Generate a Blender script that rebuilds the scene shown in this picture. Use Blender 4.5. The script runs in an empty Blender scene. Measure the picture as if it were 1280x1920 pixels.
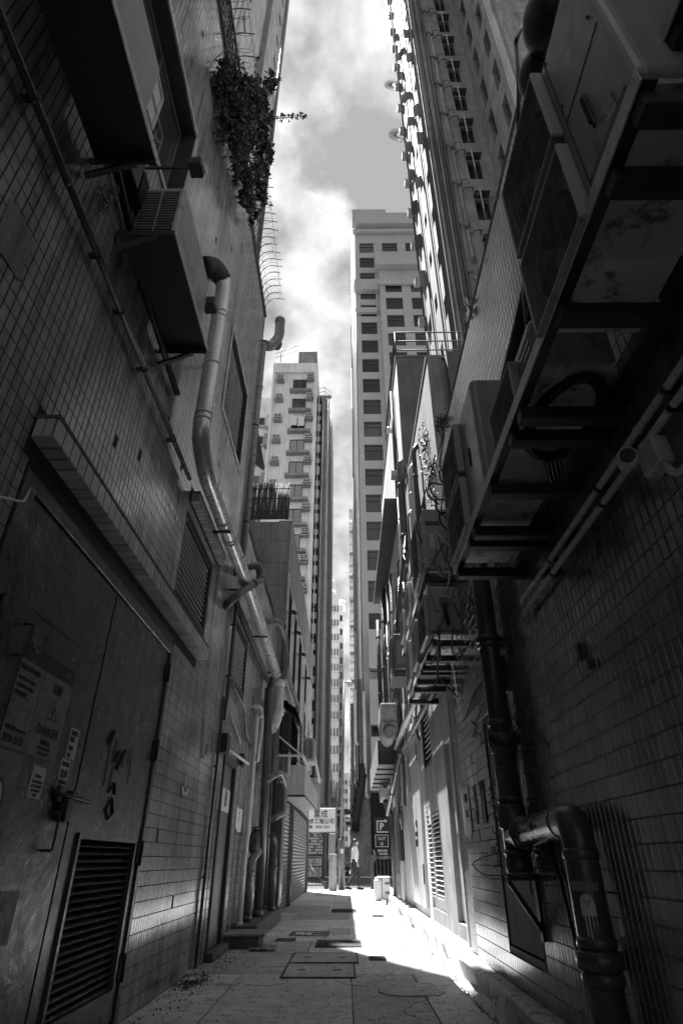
import bpy, math, random
import numpy as np
from mathutils import Vector, Matrix, Euler
random.seed(7)
R = math.radians
SC = bpy.context.scene
COL = SC.collection
# ------------------------------------------------------------------ camera
PITCH = R(31.08); YAW = R(0.362); FPX = 1085.0
cam_d = bpy.data.cameras.new('camera'); cam = bpy.data.objects.new('camera', cam_d); COL.objects.link(cam)
cam_d.sensor_fit = 'VERTICAL'; cam_d.sensor_height = 36; cam_d.lens = FPX/1920*36
cam_d.clip_start = .05; cam_d.clip_end = 3000
cam.location = (0, 0, .95); cam.rotation_euler = (R(90)+PITCH, 0, YAW)
SC.camera = cam
# ------------------------------------------------------------------ sky, sun, exposure
SUN = Vector((-1.0, 1.95, 5.6)).normalized()
w = bpy.data.worlds.new('World'); SC.world = w; w.use_nodes = True
nt = w.node_tree; N = nt.nodes; L = nt.links; N.clear()
out = N.new('ShaderNodeOutputWorld'); bg = N.new('ShaderNodeBackground'); L.new(bg.outputs[0], out.inputs[0])
bg.inputs[1].default_value = .10
sky = N.new('ShaderNodeTexSky'); sky.sky_type = 'NISHITA'; sky.sun_disc = False
sky.sun_elevation = math.asin(SUN.z); sky.sun_rotation = math.atan2(SUN.x, SUN.y)
bw = N.new('ShaderNodeRGBToBW'); L.new(sky.outputs[0], bw.inputs[0])
tc = N.new('ShaderNodeTexCoord')
mp = N.new('ShaderNodeMapping'); mp.inputs['Location'].default_value = (.35, .1, .62); mp.inputs['Scale'].default_value = (2.1, 2.1, 2.6)
L.new(tc.outputs['Generated'], mp.inputs[0])
nz = N.new('ShaderNodeTexNoise'); nz.inputs['Scale'].default_value = 1.5; nz.inputs['Detail'].default_value = 9; nz.inputs['Roughness'].default_value = .58; nz.inputs['Distortion'].default_value = .25
L.new(mp.outputs[0], nz.inputs[0])
def blob(d, c0, c1, amt):
    dv = Vector(d).normalized()
    dot = N.new('ShaderNodeVectorMath'); dot.operation = 'DOT_PRODUCT'; dot.inputs[1].default_value = dv
    nm = N.new('ShaderNodeVectorMath'); nm.operation = 'NORMALIZE'; L.new(tc.outputs['Generated'], nm.inputs[0]); L.new(nm.outputs[0], dot.inputs[0])
    mr = N.new('ShaderNodeMapRange'); mr.interpolation_type = 'SMOOTHSTEP'; mr.inputs[1].default_value = c0; mr.inputs[2].default_value = c1; mr.inputs[3].default_value = 0; mr.inputs[4].default_value = amt
    L.new(dot.outputs['Value'], mr.inputs[0]); return mr.outputs[0]
def math_(op, a, b):
    m = N.new('ShaderNodeMath'); m.operation = op
    for i, v in enumerate((a, b)):
        if isinstance(v, (int, float)): m.inputs[i].default_value = v
        else: L.new(v, m.inputs[i])
    return m.outputs[0]
v = nz.outputs[0]
v = math_('ADD', v, blob((-.10, 1, 1.05), .96, .992, .30))     # the big white cloud over the left roofs
v = math_('SUBTRACT', v, blob((.05, 1, 1.42), .965, .997, .22))  # the open, darker patch of sky
v = math_('ADD', v, blob((.0, 1, .30), .90, .995, .16))
v = math_('ADD', v, blob((-.10, 1, 2.3), .97, .999, .10))
cr = N.new('ShaderNodeValToRGB'); cr.color_ramp.elements[0].position = .485; cr.color_ramp.elements[1].position = .56
L.new(v, cr.inputs[0])
nz2 = N.new('ShaderNodeTexNoise'); nz2.inputs['Scale'].default_value = 5.5; nz2.inputs['Detail'].default_value = 7; L.new(mp.outputs[0], nz2.inputs[0])
cl = math_('ADD', math_('MULTIPLY', nz2.outputs[0], 2.9), -.36)
mx = N.new('ShaderNodeMix'); mx.data_type = 'FLOAT'; L.new(cr.outputs[0], mx.inputs[0])
L.new(math_('ADD', math_('MINIMUM', math_('MULTIPLY', bw.outputs[0], .12), .52), .18), mx.inputs[2]); L.new(cl, mx.inputs[3])
L.new(mx.outputs[0], bg.inputs[0])
sd = bpy.data.lights.new('sun', 'SUN'); sun = bpy.data.objects.new('sun', sd); COL.objects.link(sun)
sd.energy = 2.9; sd.angle = R(.5); sd.color = (1, .995, .98)
sun.rotation_euler = SUN.to_track_quat('Z', 'Y').to_euler(); sun.location = (0, 0, 80)
SC.view_settings.view_transform = 'Standard'; SC.view_settings.look = 'None'
SC.view_settings.exposure = 2.8; SC.view_settings.gamma = 1; SC.view_settings.use_curve_mapping = False
SC.cycles.use_denoising = True
SC.cycles.max_bounces = 8; SC.cycles.diffuse_bounces = 5; SC.cycles.glossy_bounces = 3; SC.cycles.transmission_bounces = 3
SC.cycles.sample_clamp_indirect = 6

# ------------------------------------------------------------------ measuring helpers: a line of sight met with a real plane
_f0 = Vector((-math.sin(YAW), math.cos(YAW), 0)); _rt = Vector((math.cos(YAW), math.sin(YAW), 0)); _u0 = Vector((0, 0, 1))
_fw = _f0*math.cos(PITCH)+_u0*math.sin(PITCH); _up = -_f0*math.sin(PITCH)+_u0*math.cos(PITCH)
EYE = Vector((0, 0, .95))
def _ray(x, y): return _fw*FPX+_rt*(x-640)-_up*(y-960)
def PX(x, y, X): d = _ray(x, y); return EYE+d*(X/d.x)
def PY(x, y, Y): d = _ray(x, y); return EYE+d*(Y/d.y)
def PZ(x, y, Z=0.): d = _ray(x, y); return EYE+d*((Z-.95)/d.z)
def proj(p):
    d = Vector(p)-EYE; z = d.dot(_fw)
    if z < .05: return None
    return (640+FPX*d.dot(_rt)/z, 960-FPX*d.dot(_up)/z, z)

# ------------------------------------------------------------------ materials
MATS = {}
def mat(name, c, rough=.7, var=.25, scale=3., bump=.0, bscale=40., metal=0., spec=.5, island=0., dark=None, streak=0., coat=0.):
    """grey material: base value c, cloudy variation, optional grime (dark), rain streaks and relief"""
    if name in MATS: return MATS[name]
    m = bpy.data.materials.new(name); m.use_nodes = True; t = m.node_tree; n = t.nodes; l = t.links
    b = n['Principled BSDF']; b.inputs['Roughness'].default_value = rough; b.inputs['Metallic'].default_value = metal
    b.inputs['Specular IOR Level'].default_value = spec
    g = n.new('ShaderNodeNewGeometry')
    def noise(sc, det=5, vec=None, rough_=.6):
        z = n.new('ShaderNodeTexNoise'); z.inputs['Scale'].default_value = sc; z.inputs['Detail'].default_value = det; z.inputs['Roughness'].default_value = rough_
        l.new(vec if vec is not None else g.outputs['Position'], z.inputs[0]); return z.outputs[0]
    def mt(op, a, bb):
        q = n.new('ShaderNodeMath'); q.operation = op
        for i, x in enumerate((a, bb)):
            if isinstance(x, (int, float)): q.inputs[i].default_value = x
            else: l.new(x, q.inputs[i])
        return q.outputs[0]
    n1 = noise(scale)
    val = mt('MULTIPLY', mt('ADD', mt('MULTIPLY', mt('SUBTRACT', n1, .5), 4*var), 1.0), c)
    if 'wall tile' in name or 'door' in name:
        sp = noise(.7, 6, None, .75); val = mt('MULTIPLY', val, mt('ADD', mt('MULTIPLY', mt('SUBTRACT', sp, .5), 2.0), 1.0))
    if 'concrete' in name or 'granite' in name or 'render' in name:
        sp = noise(85 if 'tower' not in name else 12, 3, None, .8); val = mt('MULTIPLY', val, mt('ADD', mt('MULTIPLY', mt('SUBTRACT', sp, .5), 1.5), 1.0))
        sp = noise(.9, 4, None, .7); val = mt('MULTIPLY', val, mt('ADD', mt('MULTIPLY', mt('SUBTRACT', sp, .5), 1.1), 1.0))
    if island:
        oi = n.new('ShaderNodeObjectInfo')
        rnd = mt('FRACT', mt('ADD', mt('MULTIPLY', g.outputs['Random Per Island'], 1.), oi.outputs['Random']), 0)
        val = mt('MULTIPLY', val, mt('ADD', mt('MULTIPLY', mt('SUBTRACT', rnd, .5), 2*island), 1.0))
    if name.startswith('worn'):
        mq = n.new('ShaderNodeMapping'); mq.inputs['Scale'].default_value = (1.2, 16, 1); mq.inputs['Rotation'].default_value = (0, 0, .12); l.new(g.outputs['Position'], mq.inputs[0])
        s = noise(2.2, 7, mq.outputs[0], .7); r_ = n.new('ShaderNodeMapRange'); r_.inputs[1].default_value = .5; r_.inputs[2].default_value = .72; r_.inputs[3].default_value = 1; r_.inputs[4].default_value = .45
        l.new(s, r_.inputs[0]); val = mt('MULTIPLY', val, r_.outputs[0])
    if streak:
        mpp = n.new('ShaderNodeMapping'); mpp.inputs['Scale'].default_value = (5, 5, .35); l.new(g.outputs['Position'], mpp.inputs[0])
        s = noise(1.6, 6, mpp.outputs[0], .65)
        r_ = n.new('ShaderNodeMapRange'); r_.inputs[1].default_value = .42; r_.inputs[2].default_value = .68; r_.inputs[3].default_value = 1; r_.inputs[4].default_value = 1-streak
        l.new(s, r_.inputs[0]); val = mt('MULTIPLY', val, r_.outputs[0])
    if dark is not None:
        s = noise(scale*2.7, 8, None, .7)
        r_ = n.new('ShaderNodeMapRange'); r_.inputs[1].default_value = .52; r_.inputs[2].default_value = .62; l.new(s, r_.inputs[0])
        q = n.new('ShaderNodeMix'); q.data_type = 'FLOAT'; l.new(r_.outputs[0], q.inputs[0]); l.new(val, q.inputs[2]); q.inputs[3].default_value = dark
        val = q.outputs[0]
    cb = n.new('ShaderNodeCombineColor')
    for i in range(3): l.new(val, cb.inputs[i])
    l.new(cb.outputs[0], b.inputs['Base Color'])
    rr = mt('ADD', mt('MULTIPLY', mt('SUBTRACT', noise(scale*5), .5), .5 if rough > .15 else .1), rough)
    l.new(rr, b.inputs['Roughness'])
    if bump:
        bp = n.new('ShaderNodeBump'); bp.inputs['Strength'].default_value = bump; bp.inputs['Distance'].default_value = .02
        l.new(noise(bscale, 6), bp.inputs['Height']); l.new(bp.outputs[0], b.inputs['Normal'])
    MATS[name] = m; return m
M_tileL = mat('glazed grey wall tile', .33, .13, .16, .8, .04, 60, spec=1., island=.12, streak=.62)
M_tileR = mat('glazed shade-toned wall tile', .15, .14, .25, 1.4, .04, 60, spec=1., island=.2, streak=.5)  # same tile as the left, colour darkened to stand in for shade
M_groutD = mat('dark grout', .022, .9, .3, 6)
M_groutL = mat('pale grout', .16, .9, .3, 6)
M_sill = mat('dirty glazed sill tile', .40, .35, .2, 4, .1, 50, island=.25)
M_door = mat('old painted steel door', .062, .33, .3, 2.2, .5, 5, streak=.5, dark=.04)
M_slatm = mat('grey louvre slat', .34, .45, .2, 5, streak=.3)
M_dark = mat('blackened steel', .022, .5, .3, 6, .1, 60)
M_iron = mat('rusty dark iron', .05, .65, .35, 9, .25, 70, dark=.03)
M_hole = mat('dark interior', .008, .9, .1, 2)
M_pvc = mat('pale plastic pipe', .72, .3, .12, 3, .05, 20, streak=.4)
M_spiral = mat('galvanised duct', .7, .3, .14, 4, .12, 14, metal=.45, streak=.3)
M_gpipe = mat('grey painted cast pipe', .15, .3, .3, 7, .25, 30, streak=.5, dark=.05)
M_bpipe = mat('black cast iron pipe', .07, .22, .3, 5, .2, 55)
M_conc = mat('weathered concrete', .27, .88, .25, 2.5, .35, 30, streak=.45)
M_concD = mat('dark stained concrete', .11, .9, .3, 2, .35, 30, streak=.35)
M_gran = mat('granite facing slab', .23, .7, .25, 30, .3, 90, streak=.4)
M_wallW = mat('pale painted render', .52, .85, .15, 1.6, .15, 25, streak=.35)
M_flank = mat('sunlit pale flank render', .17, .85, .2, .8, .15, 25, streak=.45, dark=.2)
M_wallG = mat('grey painted render', .27, .85, .18, 1.2, .2, 22, streak=.3)
M_wallDk = mat('dark grey and shaded render', .10, .85, .2, 1.0, .2, 25, streak=.2)
M_tower = mat('mosaic clad tower wall', .72, .7, .12, .25, .0, 1, streak=.35)
M_towerP = mat('pale stone clad tower wall', .42, .55, .1, .3, .0, 1, streak=.15)
M_far = mat('far tower wall', .7, .8, .15, .08)
M_glass = mat('dark window glass', .02, .08, .3, .3, 0, 1, spec=.9)
M_glassR = mat('reflecting window glass', .05, .05, .3, .3, 0, 1, spec=1.)
M_frame = mat('dark window frame', .05, .4, .1, 3)
M_frameW = mat('pale aluminium frame', .5, .35, .1, 3, metal=.3)
M_ac = mat('off white air conditioner casing', .42, .4, .14, 3, 0, 1, streak=.25, dark=.22)
M_acD = mat('weathered grey condenser casing', .36, .38, .16, 2.5, .05, 40, streak=.25)
M_acU = mat('condenser base plate', .65, .45, .2, 3, .1, 30, dark=.16)
M_grille = mat('dark mesh grille', .035, .5, .2, 5)
M_galv = mat('galvanised steel angle', .62, .5, .2, 12, .2, 120, metal=.1, dark=.4)
M_rack = mat('dark steel bracket', .028, .55, .3, 6, .1, 60)
M_slab = mat('worn concrete paving', .68, .5, .14, 3.2, .8, 38, dark=.36, island=.08)
M_slab2 = mat('patched rough concrete', .45, .55, .25, 5, .8, 50, dark=.22, island=.1)
M_kerb = mat('kerb concrete', .55, .6, .22, 4, .5, 40, dark=.2)
M_mud = mat('wet silt', .06, .5, .4, 9, .6, 50)
M_paper = mat('white paper', .6, .8, .1, 12)
M_paperG = mat('grey aged notice', .22, .7, .25, 14, dark=.12)
M_ink = mat('black ink', .02, .6, .1, 3)
M_inkG = mat('grey ink', .06, .6, .1, 3)
M_white = mat('white paint', .75, .5, .05, 3)
M_signW = mat('white acrylic sign face', .7, .4, .05, 1)
M_leaf = mat('leaf', .055, .5, .45, 8, island=.5)
M_stem = mat('woody stem', .05, .8, .3, 8)
M_wire = mat('galvanised wire', .12, .5, .3, 8, metal=.5)
M_bam = mat('dry bamboo', .07, .7, .5, 14, island=.6)
M_cloth = mat('black tarpaulin', .015, .6, .3, 5, .3, 20)
M_plast = mat('white plastic', .78, .35, .06, 2)
M_skin = mat('skin', .33, .6, .05, 4)
M_hair = mat('dark hair', .015, .5, .1, 8)
M_shirt = mat('pale shirt cloth', .55, .9, .12, 12, .3, 30)
M_trous = mat('dark trouser cloth', .02, .9, .2, 12)
M_shoe = mat('black shoe', .015, .4, .2, 5)
M_road = mat('asphalt', .06, .9, .2, 2, .4, 60)
M_shut = mat('rolled steel shutter', .12, .45, .2, 3, streak=.3)
M_canopy = mat('pale painted sheet metal', .48, .5, .12, 2, streak=.3)

# ------------------------------------------------------------------ mesh building
class MB:
    def __init__(s): s.v = []; s.f = []; s.m = []; s.sm = []
    def add(s, vs, fs, mi=0, smooth=False):
        o = len(s.v); s.v.extend([tuple(p) for p in vs]); s.f.extend([tuple(i+o for i in q) for q in fs]); s.m.extend([mi]*len(fs)); s.sm.extend([smooth]*len(fs)); return s
    def box(s, x0, x1, y0, y1, z0, z1, mi=0, rot=None, piv=None):
        vs = [(x, y, z) for z in (z0, z1) for y in (y0, y1) for x in (x0, x1)]
        if rot is not None:
            c = Vector(piv) if piv is not None else Vector(((x0+x1)/2, (y0+y1)/2, (z0+z1)/2))
            vs = [c+rot@(Vector(p)-c) for p in vs]
        return s.add(vs, [(0, 2, 3, 1), (4, 5, 7, 6), (0, 1, 5, 4), (2, 6, 7, 3), (0, 4, 6, 2), (1, 3, 7, 5)], mi)
    def bar(s, a, b, w=.03, h=.03, mi=0):
        a = Vector(a); b = Vector(b); d = (b-a).normalized()
        ref = Vector((0, 0, 1)) if abs(d.z) < .9 else Vector((1, 0, 0))
        sx = d.cross(ref).normalized()*w/2; sy = sx.cross(d).normalized()*h/2
        vs = [p+i*sx+j*sy for p in (a, b) for i, j in ((-1, -1), (1, -1), (1, 1), (-1, 1))]
        return s.add(vs, [(3, 2, 1, 0), (4, 5, 6, 7), (0, 1, 5, 4), (1, 2, 6, 5), (2, 3, 7, 6), (3, 0, 4, 7)], mi)
    def tube(s, pts, r, n=10, mi=0, cap=True, smooth=True):
        pts = [Vector(p) for p in pts]; rs = r if isinstance(r, (list, tuple)) else [r]*len(pts)
        base = len(s.v); prev = None; rings = []
        for i, p in enumerate(pts):
            if i == 0: d = pts[1]-p
            elif i == len(pts)-1: d = p-pts[-2]
            else: d = (pts[i+1]-p).normalized()+(p-pts[i-1]).normalized()
            if d.length < 1e-9: d = pts[min(i+1, len(pts)-1)]-pts[max(i-1, 0)]
            d.normalize()
            if prev is None:
                ref = Vector((0, 0, 1)) if abs(d.z) < .9 else Vector((1, 0, 0)); u = d.cross(ref).normalized()
            else:
                u = prev-d*prev.dot(d)
                u = u.normalized() if u.length > 1e-6 else d.orthogonal().normalized()
            prev = u; vv = d.cross(u)
            k = 1.0
            if 0 < i < len(pts)-1:
                c = (pts[i+1]-p).normalized().dot((p-pts[i-1]).normalized()); k = 1/max(.5, math.sqrt(max(0, (1+c)/2)))
                k = min(k, 1.15)
            s.v.extend([tuple(p+(u*math.cos(2*math.pi*j/n)+vv*math.sin(2*math.pi*j/n))*rs[i]*k) for j in range(n)])
        for i in range(len(pts)-1):
            for j in range(n):
                a = base+i*n+j; b = base+i*n+(j+1) % n
                s.f.append((a, b, b+n, a+n)); s.m.append(mi); s.sm.append(smooth)
        if cap:
            s.f.append(tuple(base+j for j in range(n))[::-1]); s.m.append(mi); s.sm.append(False)
            e = base+(len(pts)-1)*n; s.f.append(tuple(e+j for j in range(n))); s.m.append(mi); s.sm.append(False)
        return s
    def cyl(s, a, b, r, n=14, mi=0): return s.tube([a, b], r, n, mi)
    def quad(s, p, mi=0): return s.add(p, [tuple(range(len(p)))], mi)
    def text(s, body, origin, ux, uy, size, mi=0, align='LEFT', bold=.0, sx=1.):
        """lettering as flat raised mesh; ux, uy = reading and up directions"""
        c = bpy.data.curves.new('lettering', 'FONT'); c.body = body; c.size = size; c.align_x = align; c.resolution_u = 2
        c.extrude = .0012; c.offset = bold
        o = bpy.data.objects.new('lettering', c); COL.objects.link(o)
        dg = bpy.context.evaluated_depsgraph_get(); me = bpy.data.meshes.new_from_object(o.evaluated_get(dg))
        ux = Vector(ux).normalized(); uy = Vector(uy).normalized(); un = ux.cross(uy); og = Vector(origin)
        s.add([og+ux*q.co.x*sx+uy*q.co.y+un*(q.co.z+.0013) for q in me.vertices], [tuple(p.vertices) for p in me.polygons], mi)
        bpy.data.objects.remove(o); bpy.data.curves.remove(c); bpy.data.meshes.remove(me); return s
    def build(s, name, mats, parent=None, bev=0, kind=None, local=False, seg=1):
        me = bpy.data.meshes.new(name); me.from_pydata(s.v, [], s.f)
        if not isinstance(mats, (list, tuple)): mats = [mats]
        for m in mats: me.materials.append(m)
        me.polygons.foreach_set('material_index', s.m); me.polygons.foreach_set('use_smooth', s.sm)
        o = bpy.data.objects.new(name, me); COL.objects.link(o)
        if parent is not None:
            o.parent = parent
            if not local:
                off = world_loc(parent); me.transform(Matrix.Translation(-off))
        me.update()
        if bev:
            b = o.modifiers.new('bevel', 'BEVEL'); b.width = bev; b.segments = seg; b.limit_method = 'ANGLE'
        if kind: o['kind'] = kind
        return o
def world_loc(o):
    p = Vector((0, 0, 0))
    while o is not None: p += o.location; o = o.parent
    return p
def thing(name, label, cat, loc=(0, 0, 0), group=None):
    o = bpy.data.objects.new(name, None); COL.objects.link(o); o.location = loc; o.empty_display_size = .1
    o['label'] = label; o['category'] = cat
    if group: o['group'] = group
    return o
def tag(o, label, cat, group=None):
    o['label'] = label; o['category'] = cat
    if group: o['group'] = group
    return o
def dup(root, loc, label, rotz=None):
    def rec(o, par):
        c = o.copy(); COL.objects.link(c); c.parent = par
        for ch in list(o.children): rec(ch, c)
        return c
    r = rec(root, None); r.location = loc; r['label'] = label
    if rotz is not None: r.rotation_euler.z = rotz
    return r
def bend(pts, r=.08, n=5):
    """round the corners of a polyline"""
    pts = [Vector(p) for p in pts]; out_ = [pts[0]]
    for i in range(1, len(pts)-1):
        a, b, c = pts[i-1], pts[i], pts[i+1]
        d1 = (a-b); d2 = (c-b); q = min(r, d1.length*.45, d2.length*.45)
        p0 = b+d1.normalized()*q; p2 = b+d2.normalized()*q
        for k in range(n+1):
            t = k/n; out_.append((1-t)**2*p0+2*t*(1-t)*b+t*t*p2)
    out_.append(pts[-1]); return out_
def pipe(name, label, pts, r, m, rb=.08, collars=(), clips=(), n=12, cat='pipe', group=None, cm=None, cr=1.18, wall=None, parent=None):
    """a pipe with sockets (collars, thing's part) and wall clips"""
    t = parent if parent is not None else thing(name, label, cat, pts[0], group)
    MB().tube(bend(pts, rb), r, n).build('pipe_run', m, t)
    for (p, d) in collars:
        p = Vector(p); d = Vector(d).normalized()
        MB().tube([p-d*r*.55, p-d*r*.5, p+d*r*.5, p+d*r*.55], [r*1.02, r*cr, r*cr, r*1.02], n).build('collar', cm or m, t)
    for p in clips:
        p = Vector(p); q = Vector((wall if wall is not None else p.x, p.y, p.z))
        b = MB(); b.bar(p, q, .035, .02); b.tube([p-Vector((0, .014, 0)), p+Vector((0, .014, 0))] if abs((Vector(pts[-1])-Vector(pts[0])).normalized().y) > .7 else [p-Vector((0, 0, .014)), p+Vector((0, 0, .014))], r*1.12, n)
        b.build('clip', M_dark, t)
    return t

# ------------------------------------------------------------------ tiled walls
PW, PH = .060, .098
def tile_mesh(side, mats, name):
    b = MB(); hw, hh, d, c = PW/2-.0042, PH/2-.0028, .003, .001
    vs = [(0, -hw, -hh), (0, hw, -hh), (0, hw, hh), (0, -hw, hh), (d*side, -hw+c, -hh+c), (d*side, hw-c, -hh+c), (d*side, hw-c, hh-c), (d*side, -hw+c, hh-c)]
    fs = [(4, 5, 6, 7), (0, 1, 5, 4), (1, 2, 6, 5), (2, 3, 7, 6), (3, 0, 4, 7)]
    if side < 0: fs = [q[::-1] for q in fs]
    me = bpy.data.meshes.new(name); me.from_pydata(vs, [], fs); me.materials.append(mats); return me, np.array(vs), fs
def tiles(parent, X, side, regions, holes, m, keep=300, wob=.003):
    me, V, F = tile_mesh(side, m, 'tile'); cells = []
    for (y0, y1, z0, z1) in regions:
        ny = int((y1-y0)/PW); nzz = int((z1-z0)/PH)
        for i in range(ny):
            y = y0+(i+.5)*PW
            for j in range(nzz):
                z = z0+(j+.5)*PH
                if any(h[0]-PW*.45 < y < h[1]+PW*.45 and h[2]-PH*.45 < z < h[3]+PH*.45 for h in holes): continue
                if random.random() > .0025: cells.append((y, z))
    sc = []
    for k, (y, z) in enumerate(cells):
        p = proj((X, y, z))
        if p is None or not (0 < p[0] < 1280 and 0 < p[1] < 1920): sc.append(0); continue
        sc.append(abs(X)/((Vector((X, y, z))-EYE).length**3))
    order = sorted(range(len(cells)), key=lambda k: -sc[k]); big = set(order[:keep])
    off = world_loc(parent); vs = []; fs = []; Fn = F
    for k, (y, z) in enumerate(cells):
        ry, rz = random.gauss(0, wob)+.012*math.sin(y*2.1+z*1.3)*math.sin(z*2.9+1), random.gauss(0, wob)+.014*math.sin(y*1.7-z*.8)*math.sin(y*4.1+z)
        if k in big:
            o = bpy.data.objects.new('tile', me); COL.objects.link(o); o.parent = parent
            o.location = Vector((X, y, z))-off; o.rotation_euler = (0, ry, rz)
        else:
            b0 = len(vs); rot = Euler((0, ry, rz)).to_matrix()
            A = V@np.array(rot).T+np.array((X-off.x, y-off.y, z-off.z)); vs.extend(A.tolist())
            fs.extend([tuple(i+b0 for i in q) for q in Fn])
    if vs:
        mm = bpy.data.meshes.new('wall_tiles'); mm.from_pydata(vs, [], fs); mm.materials.append(m)
        o = bpy.data.objects.new('wall_tiles', mm); COL.objects.link(o); o.parent = parent; o['kind'] = 'stuff'
def wall_open(b, X0, X1, y0, y1, z0, z1, holes, mi=0):
    """wall slab between X0 and X1 with rectangular openings"""
    hs = [h for h in holes if h[1] > y0 and h[0] < y1 and h[3] > z0 and h[2] < z1]
    ys = sorted(set([y0, y1]+[min(max(q, y0), y1) for h in hs for q in h[:2]]))
    for a, c in zip(ys[:-1], ys[1:]):
        if c-a < 1e-6: continue
        my = (a+c)/2; zz = z0
        for h in sorted([h for h in hs if h[0] < my < h[1]], key=lambda h: h[2]):
            if h[2] > zz: b.box(X0, X1, a, c, zz, h[2], mi)
            zz = max(zz, h[3])
        if zz < z1: b.box(X0, X1, a, c, zz, z1, mi)
def louvre(parent, X, side, y0, y1, z0, z1, n, m_s, m_f, depth=.06, name='louvre_window', fr=.035, tilt=40, sw=.028, th=.003):
    """window frame part with slats as sub-parts"""
    b = MB(); xo = X-side*.002; xi = X-side*depth
    a, c = min(xo, xi), max(xo, xi)
    b.box(a, c, y0, y0+fr, z0, z1).box(a, c, y1-fr, y1, z0, z1).box(a, c, y0+fr, y1-fr, z0, z0+fr).box(a, c, y0+fr, y1-fr, z1-fr, z1)
    b.box(X-side*(depth+.06)-.01, X-side*(depth+.06)+.01, y0, y1, z0, z1, 1)
    fo = b.build(name, [m_f, M_hole], parent)
    s = MB(); h = (z1-z0-2*fr)/n; rot = Euler((0, R(tilt)*side, 0)).to_matrix()
    s.box(-sw, sw, y0+fr-(y0+y1)/2, y1-fr-(y0+y1)/2, -th, th, rot=rot, piv=(0, 0, 0))
    me = None
    for i in range(n):
        if me is None:
            o = s.build('slat', m_s, fo, local=True); me = o.data
        else:
            o = bpy.data.objects.new('slat', me); COL.objects.link(o); o.parent = fo
        o.location = Vector((X-side*depth*.5, (y0+y1)/2, z0+fr+(i+.5)*h))-world_loc(fo)
    return fo

GROUPS = dict(branch_pipe='branch pipes on the far right wall', roof_ventilator='exhaust caps on the right wall top', condenser_unit='condensers on the right-hand racks', equipment_tray='trays bracketed on the left wall', equipment_rack='steel racks along the right wall', far_tower='buildings down the far lane', wall_conduit='conduits on the alley walls', waste_pipe='waste pipes on the left wall', soil_pipe='fat soil pipes on the right wall', drain_pipe='drain pipes of the right-hand buildings', manhole_cover='manhole covers in the paving', drain_grate='drain grates in the paving', shop_sign='shop signs over the street', poster='posters on the right wall', wall_notice='paper notices on the walls', street_railing='street railings at the alley mouth', roller_shutter='roller shutters on the left', person='people in the street', ventilator_cap='ventilator caps on the right roof edge', spike_fan='anti-climb spike fans', louvre_box='stepped louvre boxes', service_pipe='service pipes over the right doorway', litter_scrap='litter on the paving', junction_box='junction boxes over the second door', air_conditioner='air conditioners on the left wall', cable_tangle='tangles of cable', weed_clump='weeds on the right coping', strut='struts of the right-hand racks', lagged_pipe='lagged pipes', wall_hook='hooks on the left wall', isolator_box='electrical boxes by the left trays', label_tag='labels on the left pipes')
# ================================================================== SETTING: ground
XL, XR = -1.55, 1.30
g = MB().box(-60, 60, -30, 24.999, -.30, -.10).build('ground', M_concD); g['kind'] = 'structure'
pv = MB()
pv.box(XL-.2, 1.0, -3, 26, -.25, -.03)
pv = pv.build('alley_floor', M_mud); pv['kind'] = 'structure'
ys = [-2.0, 1.5, 3.6, 5.15, 7.25, 8.7, 9.9, 10.7, 11.8, 13.4, 15.0, 17.2, 19.5, 22, 24.2, 26]
for i in range(len(ys)-1):
    xs = [XL+.0, -1.02, -.38+random.uniform(-.12, .1), .12+random.uniform(-.08, .08), .62+random.uniform(-.2, .1), 1.0]
    drop = random.choice([1, 2, 3, 4]); xs.pop(drop)
    if random.random() < .5: xs.pop(random.randrange(1, len(xs)-1))
    for a, c in zip(xs[:-1], xs[1:]):
        y0, y1 = ys[i], ys[i+1]
        b = MB(); dz = random.uniform(-.006, .0); gp = .005
        t = [random.uniform(-.003, .003) for _ in range(4)]
        vs = [(a+gp, y0+gp, -.05), (c-gp, y0+gp, -.05), (c-gp, y1-gp, -.05), (a+gp, y1-gp, -.05),
              (a+gp, y0+gp, dz+t[0]), (c-gp, y0+gp, dz+t[1]), (c-gp, y1-gp, dz+t[2]), (a+gp, y1-gp, dz+t[3])]
        b.add(vs, [(4, 5, 6, 7), (0, 1, 5, 4), (1, 2, 6, 5), (2, 3, 7, 6), (3, 0, 4, 7)])
        b.build('paving_slab', M_slab2 if random.random() < .2 else M_slab, pv)
# gutter and kerb ledge on the right
def rough_strip(b, xs0, xs1, z, y0, y1, n, jit):
    pass
kb = MB(); NY = 90
prof = lambda y: [(1.0, -.02), (1.03, -.09), (1.13, -.10), (1.17+.03*math.sin(y*3.1)+.02*math.sin(y*9.7), -.03), (1.16+.02*math.sin(y*2.3+1), .11), (1.20, .125), (1.62, .13)]
kv = []; ky = [-2+28*(k/NY) for k in range(NY+1)]
for y in ky:
    for (x, z) in prof(y): kv.append((x+random.uniform(-.008, .008)*(1 if x > 1.01 and x < 1.5 else 0), y, z+random.uniform(-.006, .006)))
kf = []
for k in range(NY):
    for j in range(6):
        a = k*7+j; kf.append((a, a+1, a+8, a+7))
kb.add(kv, kf)
k_o = kb.build('kerb', M_kerb); k_o['kind'] = 'structure'
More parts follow.
